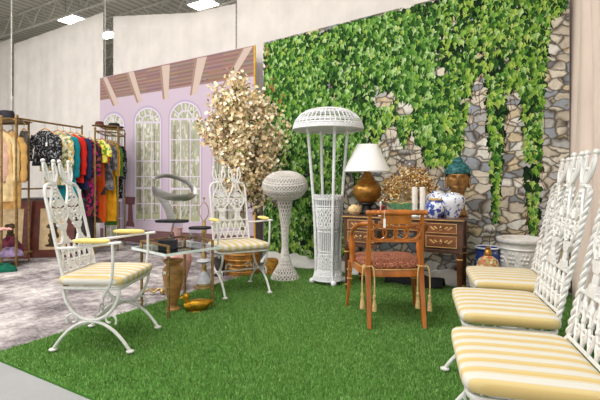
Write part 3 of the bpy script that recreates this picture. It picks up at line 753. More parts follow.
weave(mb, [(r+.004, z) for r, z in sub_prof(.05, .27)], .12, 26, .006, 12); weave(mb, [(r+.004, z) for r, z in sub_prof(.53, .74)], .12, 26, .006, 12)
for k in range(24):
    a = 2*PI*k/24; b = 2*PI*(k+1)/24; mb.tube(spline([(.15*cos(a), .15*sin(a), .94), (.16*cos((a+b)/2), .16*sin((a+b)/2), .975), (.15*cos(b), .15*sin(b), .94)], 4), .007, 5)
mb.build('column_weave', M['white_wicker'], tw)
sk = [(.165, .05), (.15, .1), (.125, .145)]
mb = MB(); mb.lathe([(r*.96, z) for r, z in sk], 28); weave(mb, sk, .12, 26, .0065, 8); rings(mb, sk, [0, .5, 1], .008); mb.build('skirt', M['white_wicker'], tw)

# ------------------------------------------------------------------ desk
RZ = math.radians(-26)
dR = Vector((cos(RZ), sin(RZ), 0)); dB = Vector((-sin(RZ), cos(RZ), 0)); dFL = Vector((.45, 4.43, 0)); DH = .775; DW, DD = 1.155, .5
desk = thing('writing_desk', 'dark wooden writing desk with brass inlaid drawers before the ivy backdrop', 'desk', dFL+dR*DW/2+dB*DD/2+Vector((0, 0, TH)), RZ)
def on_desk(u, v): return dFL+dR*u+dB*v+Vector((0, 0, TH+DH))
hw, hd = DW/2, DD/2
o = MB().box((0, 0, DH-.0125), (DW+.03, DD+.03, .025)).build('desk_top', M['dark_wood'], desk, smooth=False, bevel=.005)
MB().box((0, -hd-.0155, DH-.012), (DW+.03, .003, .008)).build('brass_edge', M['inlay'], o, smooth=False)
cb = MB()
for x0, x1, h in ((-hw+.02, -hw+.35, .27), (-hw+.35, hw-.35, .12), (hw-.35, hw-.02, .27)):
    cb.box(((x0+x1)/2, 0, DH-.025-h/2), (x1-x0, DD-.02, h))
cb.build('carcass', M['dark_wood'], desk, smooth=False)
def drawer(xc, zc, w, h):
    d = MB().box((xc, -hd+.004, zc), (w, .018, h)).build('drawer', M['drawer_wood'], desk, smooth=False, bevel=.002)
    mb = MB()
    for a, b, c, e in ((xc, zc+h/2-.009, w-.01, .005), (xc, zc-h/2+.009, w-.01, .005), (xc-w/2+.009, zc, .005, h-.018), (xc+w/2-.009, zc, .005, h-.018)): mb.box((a, -hd-.006, b), (c, .003, e))
    for s in (-1, 1):
        for q in range(5): mb.ball((xc+s*(w*.14+q*w*.045), -hd-.006, zc+.012*sin(q*2.1)), .011, 6, sy=.2, sz=.6)
    mb.build('inlay', M['inlay'], d)
    mb = MB(); mb.ball((xc, -hd-.008, zc+.012), .011, 8); mb.tube([(xc-.012*0+.012*cos(2*PI*i/12), -hd-.018, zc-.004+.012*sin(2*PI*i/12)) for i in range(12)], .003, 5, True); mb.build('drawer_pull', M['brass'], d)
for xc in (-hw+.187, hw-.187):
    drawer(xc, DH-.09, .29, .105); drawer(xc, DH-.215, .29, .12)
drawer(0, DH-.085, .42, .085)
for sx, sy in ((-1, -1), (1, -1), (1, 1), (-1, 1)):
    c = (sx*(hw-.028), sy*(hd-.028), 0)
    l = MB().lathe([(.010, 0), (.016, .01), (.014, .04), (.02, .06), (.026, .42), (.03, .44)], 16, c); l.box((c[0], c[1], .60), (.056, .056, .33)); lo = l.build('leg', M['dark_wood'], desk)
    mb = MB()
    for z in (.06, .40, .46): mb.lathe([(.028 if z > .1 else .021, z-.006), (.034 if z > .1 else .024, z), (.028 if z > .1 else .021, z+.006)], 16, c)
    mb.build('brass_ring', M['inlay'], lo)
mb = MB()
for k in (-1, 1): MB().box((k*(hw-.187), -hd+.0, DH-.305), (.33, .02, .03)).build('apron', M['dark_wood'], desk, smooth=False, bevel=.003)

# on the desk ----------------------------------------------------------------
p = on_desk(.17, .27); la = thing('table_lamp', 'hammered gold table lamp with a white shade on the desk', 'lamp', p)
MB().lathe([(.075, 0), (.078, .015), (.06, .03), (.055, .05), (.055, .09), (.09, .108), (.085, .12)], 28).build('stand', M['black'], la)
MB().lathe([(.075, .12), (.10, .135), (.14, .19), (.155, .245), (.15, .28), (.125, .312), (.098, .33), (.108, .34), (.11, .35), (.075, .37), (.078, .385), (.06, .40), (.05, .42), (.035, .445), (.028, .47)], 36).build('lamp_body', M['lamp_gold'], la)
MB().lathe([(.014, .47), (.014, .52), (.009, .53), (.009, .735), (.014, .74), (.001, .757)], 12).build('stem', M['brass'], la)
sh = MB(); pr = [(.25, .455), (.11, .755)]
vs = []
sh.lathe([(.246, .45), (.25, .452), (.25, .462), (.112, .738), (.11, .744), (.106, .744)], 64, fn=lambda i, a: 1+.006*sin(a*32)); so = sh.build('lamp_shade', M['lamp_shade'], la, angle=80)
for f in list(so.data.polygons):
    pass
# open the shade: remove end caps
import bmesh
bm = bmesh.new(); bm.from_mesh(so.data); bmesh.ops.delete(bm, geom=[f for f in bm.faces if len(f.verts) > 10], context='FACES'); bm.to_mesh(so.data); bm.free()
md = so.modifiers.new('solid', 'SOLIDIFY'); md.thickness = .003
mb = MB()
for a in range(3): mb.tube([(0, 0, .735), (.109*cos(a*2.1), .109*sin(a*2.1), .738)], .003, 5)
mb.build('shade_spider', M['brass'], la)
p = on_desk(.09, .10); o = MB(); o.lathe([(.001, -.085), (.03, -.06), (.05, -.02), (.045, .03), (.02, .06), (.001, .075)], 18, fn=lambda i, a: 1+.22*abs(sin(a*4))); o.X = None
ob = o.build('conch_shell', M['shell']); ob.rotation_euler = (0, PI/2, .3); ob.location = p+Vector((0, 0, .05)); tag(ob, 'pale spiky conch shell on the left end of the desk', 'shell')
p = on_desk(.30, .12); t_ = thing('lantern', 'tiny dark lantern beside the gold lamp on the desk', 'lantern', p)
mb = MB(); mb.box((0, 0, .006), (.075, .075, .012)); mb.box((0, 0, .075), (.07, .07, .01)); mb.lathe([(.045, .08), (.03, .1), (.012, .115), (.012, .125)], 8)
for a in (-1, 1):
    for b in (-1, 1): mb.box((a*.03, b*.03, .04), (.008, .008, .07))
mb.build('lantern_frame', M['black'], t_, smooth=False); mb = MB(); mb.tube([(.012*cos(2*PI*i/12), 0, .135+.012*sin(2*PI*i/12)) for i in range(12)], .003, 5, True); mb.build('ring', M['black'], t_)
MB().box((0, 0, .042), (.05, .05, .06)).build('amber_pane', mat('amber_pane', (140, 84, 46), .3), t_, smooth=False)
p = on_desk(.36, .16); o = MB().lathe([(.03, 0), (.034, .01), (.03, .05), (.036, .09), (.025, .1), (.001, .105)], 16).build('small_box', M['mirror_red']); o.location = p; tag(o, 'small red brown lidded pot between lantern and green bowl', 'pot')
p = on_desk(.375, .06); o = MB(); o.lathe([(.025, 0), (.025, .008), (.006, .014), (.005, .09), (.012, .1), (.011, .14), (.001, .15)], 14)
ob = o.build('glass_candlestick', M['porcelain']); ob.location = p; tag(ob, 'small clear white candlestick left of the green bowl', 'candlestick')
# green bowl
p = on_desk(.585, .17); bw = thing('green_bowl', 'pale green oval bowl with a scalloped gold rim on the desk', 'bowl', p, RZ*.4)
prof = [(.07, 0), (.08, .012), (.075, .035), (.11, .075), (.155, .12), (.164, .135), (.15, .128), (.1, .075), (.04, .05), (.001, .048)]
MB().lathe(prof, 48, sy=.62, fn=lambda i, a: 1+(.05*sin(a*8) if 3 <= i <= 7 else 0)).build('bowl_body', mat('green_glaze', (112, 168, 124), .3, var=.25, scale=40), bw)
MB().tube([(.166*(1+.05*sin(a*8))*cos(a), .62*.166*(1+.05*sin(a*8))*sin(a), .138+.01*sin(a*8)) for a in (2*PI*i/64 for i in range(64))], .005, 6, True).build('gold_rim', M['inlay'], bw)
# dried flower bouquet standing behind the bowl
p = on_desk(.60, .36); dr = thing('dried_flower_arrangement', 'arrangement of dried golden brown flowers in a grey jar on desk', 'dried flowers', p)
MB().lathe([(.05, 0), (.065, .03), (.07, .09), (.05, .14), (.04, .15), (.035, .14)], 24).build('jar', mat('grey_jar', (128, 124, 118), .5), dr)
mb = MB(); fl = MB(); r2 = random.Random(11)
dry = [(222, 180, 108), (196, 148, 78), (234, 210, 156), (168, 116, 60), (210, 166, 98), (240, 224, 184), (128, 84, 46)]
for i in range(200):
    a = r2.uniform(0, 2*PI); sp2 = r2.random()**.6; tip = Vector((.31*sp2*cos(a), .16*sp2*sin(a), .43-.22*sp2**2+r2.uniform(-.09, .06)))
    if i < 60: mb.tube(spline([(0, 0, .13), (tip.x*.4, tip.y*.4, .13+(tip.z-.13)*.7), tip], 4), .0018, 4)
    for k in range(9):
        q = tip+Vector((r2.gauss(0, .03), r2.gauss(0, .025), r2.gauss(0, .03))); n_ = Vector((r2.gauss(0, 1), r2.gauss(0, 1)-.4, r2.gauss(0, 1))).normalized(); x_ = n_.orthogonal().normalized(); y_ = n_.cross(x_); R = r2.uniform(.009, .017)
        fl.poly([q+x_*R, q+y_*R*.8+n_*R*.4, q-x_*R, q-y_*R*.8+n_*R*.4], 0, r2.choice(dry))
mb.build('stem', M['rope'], dr); fo = fl.build('blossoms', vcol('dried_petals'), dr, smooth=False); fo['kind'] = 'stuff'
# candles
for i, (x, dv, hh) in enumerate(((.70, .13, .27), (.775, .14, .27))):
    p = on_desk(x, dv); c = thing('candle_holder', ('left' if i == 0 else 'right')+' one of two tall white pillar candles beside the blue vases', 'candle', p, 0, 'pillar candles on the desk')
    MB().lathe([(.04, 0), (.042, .008), (.02, .02), (.018, .03), (.036, .04), (.036, .046)], 20).build('holder', M['glass_edge'], c)
    MB().lathe([(.027, .046), (.028, .05), (.028, .29), (.02, .294), (.001, .29)], 20).build('candle', mat('candle_wax', (232, 226, 218), .5, var=.02), c)
# blue and white vases
def vase(name, label, p, prof, m=None):
    o = MB().lathe(prof, 36).build(name, m or M['blue_white']); o.location = p; return tag(o, label, 'vase')
vase('porcelain_vase', 'large round blue and white porcelain vase under the bronze head', on_desk(1.035, .24), [(.07, 0), (.075, .01), (.09, .05), (.118, .12), (.128, .165), (.122, .195), (.10, .215), (.075, .225), (.078, .235), (.065, .235), (.05, .21)])
vase('porcelain_vase', 'blue and white vase with narrow mouth behind the small ginger jar', on_desk(.885, .33), [(.07, 0), (.08, .05), (.11, .13), (.118, .18), (.10, .215), (.055, .235), (.055, .25), (.045, .25), (.04, .22)])
gj = thing('ginger_jar', 'small blue and white ginger jar in front of the taller vase', 'jar', on_desk(.895, .13))
MB().lathe([(.055, 0), (.06, .01), (.085, .05), (.092, .1), (.085, .135), (.06, .155), (.06, .165)], 32).build('jar_body', m_blue('ginger_jar_glaze', 22, lo=.47), gj)
MB().lathe([(.062, .165), (.066, .175), (.05, .185), (.02, .188), (.001, .19)], 28).build('lid', M['rope'], gj)
# bronze head with teal hair, behind the vases
p = on_desk(1.075, .41); bh = thing('bronze_head', 'large bronze head statue with teal coiled hair behind the vase', 'statue', p+Vector((0, 0, .025)), math.radians(-20))
hs = MB()
def face(u, w):
    a = 2*PI*u; ph = -PI/2+PI*w; x = .105*cos(ph)*sin(a); y = -.115*cos(ph)*cos(a); z = .15*sin(ph)
    if z < 0: x *= 1+.55*z; 
    fx, fy = x, z
    if y < 0:
        y -= .05*math.exp(-((fx)/.017)**2-((fy+.02)/.04)**2)      # nose
        y -= .024*math.exp(-((fx)/.032)**2-((fy+.078)/.013)**2); y += .02*math.exp(-((fx)/.04)**2-((fy+.058)/.008)**2)                               # lips
        y += .032*math.exp(-((abs(fx)-.045)/.026)**2-((fy-.022)/.014)**2)                     # eye hollows
        y -= .012*math.exp(-((abs(fx)-.045)/.022)**2-((fy-.006)/.008)**2)                     # lids
        y -= .016*math.exp(-((abs(fx)-.045)/.032)**2-((fy-.048)/.009)**2)                      # brows
        y -= .01*math.exp(-((fx)/.03)**2-((fy+.12)/.02)**2)                                  # chin
    return Vector((x, y, .34+z))
hs.grid(face, 72, 56); hs.lathe([(.09, -.025), (.09, 0), (.072, .03), (.062, .10), (.066, .25)], 28); hs.build('face', M['bronze'], bh, angle=180)
mb = MB(); r3 = random.Random(5)
def hair(u, w):
    a = 2*PI*u; ph = PI*.5*w; rr = 1.0+.03*sin(a*16)*sin(w*26); x = .122*cos(ph)*sin(a)*rr; y = .012-.125*cos(ph)*cos(a)*rr; return Vector((x, y, .40+.115*sin(ph)*rr-.03*cos(a)*0+(-.10 if cos(a) < -.15 else (0 if cos(a) > .35 else -.10*(.35-cos(a))/.5))*cos(ph)))
mb.grid(hair, 64, 24); mb.ball((0, .01, .525), .055, 12, sz=.8)
for k in range(70):
    a = r3.uniform(0, 2*PI); ph = r3.uniform(.1, 1.45); mb.ball((.122*cos(ph)*sin(a), .012-.125*cos(ph)*cos(a), .40+.115*sin(ph)), .016, 6)
mb.build('coiled_hair', M['teal_paint'], bh, angle=180)
for k in (-1, 1): MB().superell((k*.108, .01, .315), .014, .025, .065, .8, .8, 14, 10).build('ear', M['bronze'], bh)

# ------------------------------------------------------------------ honey wood armchair
wc = thing('wooden_armchair', 'honey coloured wooden armchair with ring back pulled up to the desk', 'chair', (.735, 3.58, TH), math.radians(1.0))
hwd = M['honey_wood']
for k in (-1, 1):
    P = spline([(k*.212, -.32, 0), (k*.21, -.285, .12), (k*.208, -.25, .3), (k*.208, -.235, .45), (k*.206, -.25, .65), (k*.203, -.29, .885)], 6)
    mb = MB(); n = len(P); mb.tube(P, [.019+.008*sin(PI*min(1, i/n*1.1)) for i in range(n)], 4, up=(0, 1, 0)); mb.build('back_upright', hwd, wc, angle=30, bevel=.003)
    P = spline([(k*.305, .29, 0), (k*.297, .275, .12), (k*.285, .26, .3), (k*.28, .255, .42)], 6); n = len(P)
    lg = MB(); lg.tube(P, [.014+.014*i/n for i in range(n)], 4, up=(0, 1, 0)); lo = lg.build('leg', hwd, wc, angle=30, bevel=.003)
    mb = MB()
    for z in (.26, .34): mb.box((k*.286, .261, z), (.046, .05, .008))
    mb.build('inlay_band', M['inlay'], lo, smooth=False)
    P = spline([(k*.207, -.275, .80), (k*.26, -.20, .79), (k*.295, -.08, .745), (k*.3, .02, .70)], 6); mb = MB(); mb.tube(P, .017, 8)
    mb.tube(spline([(k*.3, .02, .705), (k*.298, .05, .66), (k*.29, .07, .58), (k*.285, .075, .44)], 5), [.017, .016, .015, .014, .016, .018, .02, .023, .027, .03, .032, .03, .024, .022, .026, .026], 10); mb.build('arm', hwd, wc)
def seat_out(u, grow=0):
    # rounded-front seat plan
    a = 2*PI*u; c, s = cos(a), sin(a); e = .45
    x = math.copysign(abs(c)**e, c); y = math.copysign(abs(s)**e, s)
    w = .255+.035*y; return Vector((x*(w+grow), .02+y*(.265+grow), 0))
n = 56; mb = MB(); pr = [(-.012, .385), (.012, .385), (.012, .435), (.008, .445), (-.012, .445)]
for i in range(n): pass
ring = [[seat_out(i/n, g)+Vector((0, 0, z)) for i in range(n)] for g, z in pr]
vs = [p for r in ring for p in r]; fs = []
for j in range(len(pr)):
    j2 = (j+1) % len(pr)
    for i in range(n): fs.append((j*n+i, j*n+(i+1) % n, j2*n+(i+1) % n, j2*n+i))
mb.add(vs, fs); sf = mb.build('seat_frame', hwd, wc)
MB().tube([seat_out(i/n, .012)+Vector((0, 0, .442)) for i in range(n)], .005, 6, True).build('inlay_line', M['inlay'], sf)
cu = MB(); pr = [(-.26, .43), (-.06, .432), (-.015, .436), (.004, .45), (.008, .468), (-.004, .486), (-.03, .498), (-.1, .508), (-.2, .512), (-.262, .513)]
vs = [seat_out(i/n, max(g, -.25))+Vector((0, 0, z)) for g, z in pr for i in range(n)]
fs = [(j*n+i, j*n+(i+1) % n, (j+1)*n+(i+1) % n, (j+1)*n+i) for j in range(len(pr)-1) for i in range(n)]+[tuple(range(n))[::-1], tuple((len(pr)-1)*n+i for i in range(n))]
cu.add(vs, fs).build('seat_cushion', M['tweed'], wc, angle=180)
# back: turned top rail, tablet, ring chain, lower rail
mb = MB(); n = 40
mb.tube([(-.235+.47*i/n, -.295-.012*cos(PI*(i/n-.5)), .888) for i in range(n+1)], [(.016+.005*abs(sin(i*.9)) if (i < 12 or i > 28) else .024) for i in range(n+1)], 12); mb.build('top_rail', hwd, wc)
MB().box((0, -.288, .84), (.235, .02, .085), Matrix.Rotation(.17, 3, 'X')).build('tablet', mat('tablet_wood', (186, 112, 40), .3, var=.15, scale=9, coat=.3), wc, smooth=False, bevel=.004)
mb = MB()
mb.tube(spline([(-.2, -.285, .81), (-.13, -.28, .785), (0, -.275, .775), (.13, -.28, .785), (.2, -.285, .81)], 6), .009, 8)
for k in range(4):
    c = -.126+.084*k; mb.tube([(c+.055*cos(2*PI*i/20), -.266+(.006 if k % 2 else -.006)-.06*sin(2*PI*i/20)*.16, .728+.052*sin(2*PI*i/20)) for i in range(20)], .0085, 6, True)
mb.tube(spline([(-.2, -.278, .76), (-.18, -.27, .70), (-.13, -.262, .675), (.13, -.262, .675), (.18, -.27, .70), (.2, -.278, .76)], 6), .009, 8); mb.build('ring_chain', hwd, wc)
MB().box((0, -.26, .664), (.40, .018, .018)).build('lower_rail', hwd, wc, smooth=False, bevel=.003)
for k in (-1, 1):
    cd = MB(); xb = k*.214
    cd.tube([(xb+.036*cos(2*PI*i/14), -.238+.034*sin(2*PI*i/14), .47) for i in range(14)], .006, 6, True)
    ends = []
    for s, L in ((-1, .26), (1, .24)):
        x = xb+s*.042; cd.tube(spline([(xb+s*.03, -.27, .468), (x, -.282, .45), (x+s*.006, -.285, .36), (x+s*.004, -.285, L)], 5), .006, 6); ends.append((x+s*.004, L))
    co = cd.build('cushion_cord', M['rope'], wc)
    for x, L in ends: MB().lathe([(.001, .015), (.012, .01), (.014, -.005), (.009, -.015), (.016, -.05), (.02, -.11), (.001, -.11)], 12, (x, -.285, L)).build('tassel', M['rope'], co)
tg = MB(); tg.tube([(-.10, -.325, .90), (-.10, -.33, .84)], .0015, 4); tg.box((-.10, -.332, .81), (.018, .002, .07)); tg.build('price_tag', M['paper'], wc, smooth=False)

# ------------------------------------------------------------------ jar, bottle and pale pot by the wall
p = Vector((1.845, 4.22, TH)); bj = thing('blue_garden_jar', 'dark blue and white floor jar between the desk and pale pot', 'jar', p)
MB().lathe([(.085, 0), (.09, .02), (.115, .12), (.122, .25), (.118, .38), (.105, .44), (.11, .46), (.115, .475), (.095, .475), (.09, .44)], 32).build('jar_body', M['blue_jar'], bj)
MB().tube([(.113*cos(2*PI*i/28), .113*sin(2*PI*i/28), .475) for i in range(28)], .008, 8, True).build('rim', M['porcelain'], bj)
p = Vector((1.70, 3.87, TH)); bt = thing('painted_bottle', 'squat floral painted bottle with gold stopper before the blue jar', 'bottle', p)
MB().lathe([(.06, 0), (.07, .02), (.085, .15), (.095, .28), (.098, .36), (.08, .42), (.04, .45), (.03, .455)], 32).build('bottle_body', M['bottle'], bt)
MB().lathe([(.032, .455), (.036, .475), (.028, .5), (.02, .51), (.024, .525), (.001, .545)], 20).build('stopper', M['lamp_gold'], bt)
p = Vector((2.13, 4.12, TH)); pp_ = thing('relief_planter', 'large pale stone planter with floral relief against the stone wall print', 'planter', p)
MB().lathe([(.15, 0), (.16, .03), (.168, .1), (.182, .35), (.192, .5), (.195, .53), (.215, .545), (.222, .56), (.218, .58), (.2, .585), (.18, .575), (.17, .5), (.16, .48), (.001, .48)], 40).build('planter_body', M['pale_pot'], pp_)
mb = MB()
for k in range(10):
    a = 2*PI*k/10; c = (.187*cos(a), .187*sin(a), .40)
    for j in range(6):
        b = a+.16*cos(j*1.05); mb.ball((.184*cos(b), .184*sin(b), .40+.045*sin(j*1.05)), .013, 6)
    mb.ball((.188*cos(a), .188*sin(a), .40), .014, 6)
    P = [(.186*cos(a+.31+.11*sin(q*.9)), .186*sin(a+.31+.11*sin(q*.9)), .28+.025*q) for q in range(9)]; mb.tube(P, .006, 6)
mb.tube([(.193*cos(2*PI*i/40), .193*sin(2*PI*i/40), .485) for i in range(40)], .009, 6, True); mb.build('relief', M['pale_pot'], pp_)

# ------------------------------------------------------------------ blossom tree in a gold basket
tp = Vector((-.71, 5.25, TH)); tr = thing('blossom_tree', 'artificial tree of cream blossoms standing behind the middle armchair', 'tree', tp)
r4 = random.Random(21); tk = MB(); cr = MB()
crown_c = Vector((0, 0, 1.69))
def rand_in():
    while True:
        q = Vector((r4.uniform(-1, 1), r4.uniform(-1, 1), r4.uniform(-1, 1)))
        if q.length < 1: return q
tips = []
for i in range(6):
    a = 2*PI*i/6+r4.uniform(-.2, .2); b = Vector((.012*cos(a), .012*sin(a), .05)); r_ = r4.uniform(.15, .34); top = Vector((r_*cos(a), r_*.8*sin(a), r4.uniform(1.9, 2.2)))
    tk.tube(spline([b, (top.x*.15, top.y*.15, .8), (top.x*.55, top.y*.55, 1.4), top], 6), [.009-.006*j/18 for j in range(19)], 6)
    tips.append(top)
br = []
for i in range(430):
    q = rand_in(); zc = q.z; wx_ = .51*(1-.3*max(0, zc)**2)*(1 if zc > -.3 else .75); q = q*(1+.16*sin(q.x*7+q.z*9)+r4.uniform(-.05, .16)); tip = crown_c+Vector((q.x*wx_+.05-.10*q.z, q.y*.40, q.z*.70))
    if q.length < .45: continue
    st_ = Vector((tip.x*.4, tip.y*.4, tip.z-.28)); i % 2 or tk.tube(spline([st_, (st_+tip)/2+Vector((0, 0, .03)), tip], 3), .0028, 4)
    br.append((st_, tip))
cream = [(248, 230, 194), (242, 218, 176), (251, 240, 216), (234, 206, 160), (246, 226, 192), (224, 192, 146), (250, 236, 206)]
grn = [(132, 144, 84), (154, 160, 100), (112, 122, 70)]; brn = [(128, 94, 62), (104, 76, 52)]
def flower(q, R, col):
    n_ = Vector((r4.gauss(0, 1), r4.gauss(0, 1)-.5, r4.gauss(0, 1)+.2)).normalized(); x_ = n_.orthogonal().normalized(); y_ = n_.cross(x_)
    for k in range(5):
        a = 2*PI*k/5; d = x_*cos(a)+y_*sin(a); e = x_*-sin(a)+y_*cos(a)
        cr.poly([q, q+d*R*.6+e*R*.42+n_*R*.2, q+d*R+n_*R*.35, q+d*R*.6-e*R*.42+n_*R*.2], 0, col)
for st_, tip in br:
    for k in range(15):
        f = r4.uniform(.35, 1.05); q = st_.lerp(tip, f)+Vector((r4.gauss(0, .035), r4.gauss(0, .035), r4.gauss(0, .035)))
        flower(q, r4.uniform(.018, .03), r4.choice(cream))
    for k in range(7):
        q = st_.lerp(tip, r4.uniform(.1, 1.1))+Vector((r4.gauss(0, .04), r4.gauss(0, .04), r4.gauss(0, .04))); d = Vector((r4.gauss(0, 1), r4.gauss(0, 1), r4.gauss(0, 1))).normalized()*.022; e = d.orthogonal()*.45
        cr.poly([q-d, q+e, q+d, q-e], 0, r4.choice(grn if r4.random() < .7 else brn))
tk.build('trunk', mat('tree_bark', (128, 112, 92), .8, var=.25, scale=30), tr); co = cr.build('blossoms', vcol('blossom_petals', .85), tr, smooth=False); co['kind'] = 'stuff'
gb = thing('gold_basket', 'round golden woven basket holding the blossom tree', 'basket', tp, .3)
bpf = [(.19, .0), (.205, .05), (.215, .15), (.21, .3), (.2, .36)]
mb = MB(); mb.lathe([(r*.97, z) for r, z in bpf]+[(.18, .355), (.17, .30), (.03, .29)], 32); rings(mb, bpf, [i/9 for i in range(10)], .0115, 6, 32)
for k in range(28):
    a = 2*PI*k/28; mb.tube([(r*1.005*cos(a), r*1.005*sin(a), z) for r, z in bpf], .006, 5)
mb.build('basket_body', mat('gold_rattan', (178, 126, 58), .5, .25, var=.25, scale=14), gb)
b2 = flr(272, 279, TH); o = MB(); o.lathe([(.07, 0), (.085, .04), (.09, .14), (.08, .18), (.072, .18), (.06, .1)], 24); rings(o, [(.075, .01), (.088, .08), (.088, .15)], [0, .5, 1], .006)
ob = o.build('small_basket', mat('mustard_wicker', (168, 122, 44), .6, var=.25, scale=30)); ob.location = (b2.x-.03, b2.y+.28, TH); tag(ob, 'small mustard basket half hidden behind the wicker pedestal', 'basket')
ob = MB().lathe([(.055, 0), (.07, .03), (.075, .16), (.06, .2), (.065, .215), (.055, .215), (.045, .15)], 24).build('dark_pot', mat('dark_pot_glaze', (62, 54, 54), .4, var=.2)); ob.location = (-.97, 5.1, .008); tag(ob, 'small dark pot left of the gold basket', 'pot')

# ------------------------------------------------------------------ clothes racks
def rack_post(mb, p, h): mb.tube([(p[0], p[1], .008), (p[0], p[1], h)], .013, 8)
rd0, rd1 = Vector((-3.79, 5.73, 0)), Vector((-3.48, 6.83, 0))
DBR = M['dull_brass']
def rack(name, label, posts, rails, loc, h):
    T = thing(name, label, 'clothes rack', loc)
    for p in posts:
        mb = MB(); mb.tube([(p[0]-loc[0], p[1]-loc[1], 0), (p[0]-loc[0], p[1]-loc[1], h)], .014, 8); mb.ball((p[0]-loc[0], p[1]-loc[1], h), .02, 8); mb.build('post', DBR, T)
    L = Vector((loc[0], loc[1], 0))
    for a, b, r in rails: MB().tube([Vector(a)-L, Vector(b)-L], r, 8).build('rail', DBR, T)
    return T
V3 = Vector
z1 = 1.97
rack('garment_rack', 'long brass rail rack holding the black blouse and teal shirt', [rd0, rd1], [((rd0.x, rd0.y, z1), (rd1.x, rd1.y, z1), .014), ((rd0.x, rd0.y, 1.02), (rd1.x, rd1.y, 1.02), .011)], (rd0.x, rd0.y, .008), 2.0)
# left rack, cut by the frame
la0, la1 = V3((-4.55, 5.55, 0)), V3((-3.715, 5.60, 0)); lb0, lb1 = la0+V3((-.1, .42, 0)), la1+V3((-.1, .42, 0))
LT = rack('garment_rack', 'brass box rack at the left edge with hats on its top', [la0, la1, lb0, lb1, V3((-3.885, 5.57, 0))], [((la0.x, la0.y, 1.93), (la1.x, la1.y, 1.93), .013), ((lb0.x, lb0.y, 1.93), (lb1.x, lb1.y, 1.93), .013), ((la1.x, la1.y, 1.93), (lb1.x, lb1.y, 1.93), .013), ((la0.x, la0.y+.2, 1.90), (la1.x, la1.y+.2, 1.90), .013)], (la1.x, la1.y, .008), 1.96)
mb = MB(); c = (la0+lb1)/2-la1
mb.box((c.x, c.y, .14), (.86, .44, .02)); mb.build('shelf', DBR, LT, smooth=False)
mb = MB(); mb.box((c.x, c.y, 1.945), (.86, .44, .012)); mb.build('top_shelf', DBR, LT, smooth=False)
# right rack
ra = V3((-3.17, 6.62, 0)); rb = V3((-2.91, 6.84, 0)); rc = V3((-3.32, 7.3, 0)); rdd = V3((-3.05, 7.45, 0))
RT = rack('garment_rack', 'brass rack at the purple backdrop holding the mustard and green dresses', [ra, rb, rc, rdd], [((ra.x, ra.y, 1.90), (rb.x, rb.y, 1.90), .012), ((rc.x, rc.y, 1.90), (rdd.x, rdd.y, 1.90), .012), ((ra.x, ra.y, 1.90), (rc.x, rc.y, 1.90), .012), ((rb.x, rb.y, 1.90), (rdd.x, rdd.y, 1.90), .012), (((ra+rb)/2+V3((0, 0, 1.9))), ((rc+rdd)/2+V3((0, 0, 1.9))), .012), ((ra.x, ra.y, .1), (rb.x, rb.y, .1), .012)], (ra.x, ra.y, .008), 1.94)
mb = MB()
for k in range(7):
    f = k/6; a = ra.lerp(rc, f)-ra; b = rb.lerp(rdd, f)-ra; mb.tube([a+V3((0, 0, 2.0)), b+V3((0, 0, 2.0))], .006, 5)
for a, b in ((ra, rc), (rb, rdd)): mb.tube([a-ra+V3((0, 0, 2.0)), b-ra+V3((0, 0, 2.0))], .009, 6)
for q in (ra, rb, rc, rdd): mb.tube([q-ra+V3((0, 0, 1.93)), q-ra+V3((0, 0, 2.0))], .009, 6)
mb.build('wire_shelf', DBR, RT)

def garment(name, label, cat, p, rz, L, mt, ws=.2, wh=.24, slv=.4, neck=.07, seed=0, th=.037, group=None):
    """p: point on the rail above; hangs from its own hanger"""
    r = random.Random(seed); ph = [r.uniform(0, 6) for _ in range(4)]
    T = thing(name, label, cat, (p.x, p.y, p.z-.115), rz, group); mb = MB()
    n, mrow = 40, 16
    def body(u, w):
        a = 2*PI*u; z = -L*w
        if w < .08: hw_ = neck+(ws-neck)*(w/.08)**.7; z = -.07*(w/.08)
        else:
            k = (w-.08)/.92; hw_ = ws*(1-.08*sin(PI*min(1, k*1.3)))+(wh-ws)*k; z = -.07-(L-.07)*k
        fold = 1+.28*w*sin(a*5+ph[0])+.18*w*sin(a*9+ph[1])
        x = hw_*cos(a)+.012*w*sin(6*w+ph[2]); y = (th*(.45+.55*min(1, w*4)))*sin(a)*fold
        return V3((x, y, z))
    mb.grid(body, n, mrow)
    if slv:
        for k in (-1, 1):
            P = spline([(k*ws*.9, 0, -.075), (k*(ws+.04), -.005, -.18), (k*(ws+.055), -.015, -.07-slv*.6), (k*(ws+.05), -.02, -.07-slv)], 5)
            mb.tube(P, [.046-.008*i/(len(P)-1)+.006*sin(i*1.7+ph[3]) for i in range(len(P))], 12, flat=.62)
    mb.build('garment_body', mt, T, angle=180)
    mb = MB(); mb.tube(spline([(-ws*.92, 0, -.055), (-ws*.5, 0, -.01), (0, 0, .035), (ws*.5, 0, -.01), (ws*.92, 0, -.055)], 5), .010, 8); ho = mb.build('hanger', M['hanger_wood'], T)
    mb = MB(); mb.tube(spline([(0, 0, .035), (0, 0, .085), (0, -.018, .112), (0, -.002, .133), (0, .018, .115)], 5), .003, 5); mb.build('hook', M['steel_wire'], ho)
    return T
def cloth(name, col, var=.1, sc_=10): return mat(name, col, .9, var=var, scale=sc_, spec=.1)
def rail_pt(t): return V3((rd0.x+.31*t, rd0.y+1.1*t, z1))
arz = math.radians(-14)
blk = m_floral('black_print', [(30, 30, 32), (28, 28, 30), (44, 44, 46), (150, 150, 150), (34, 34, 36), (90, 90, 92), (26, 26, 28)], 55)
bb = garment('black_blouse', 'black and white patterned blouse facing forward on the rail', 'blouse', rail_pt(.39), arz, .50, blk, .2, .22, .36, .11, 1)
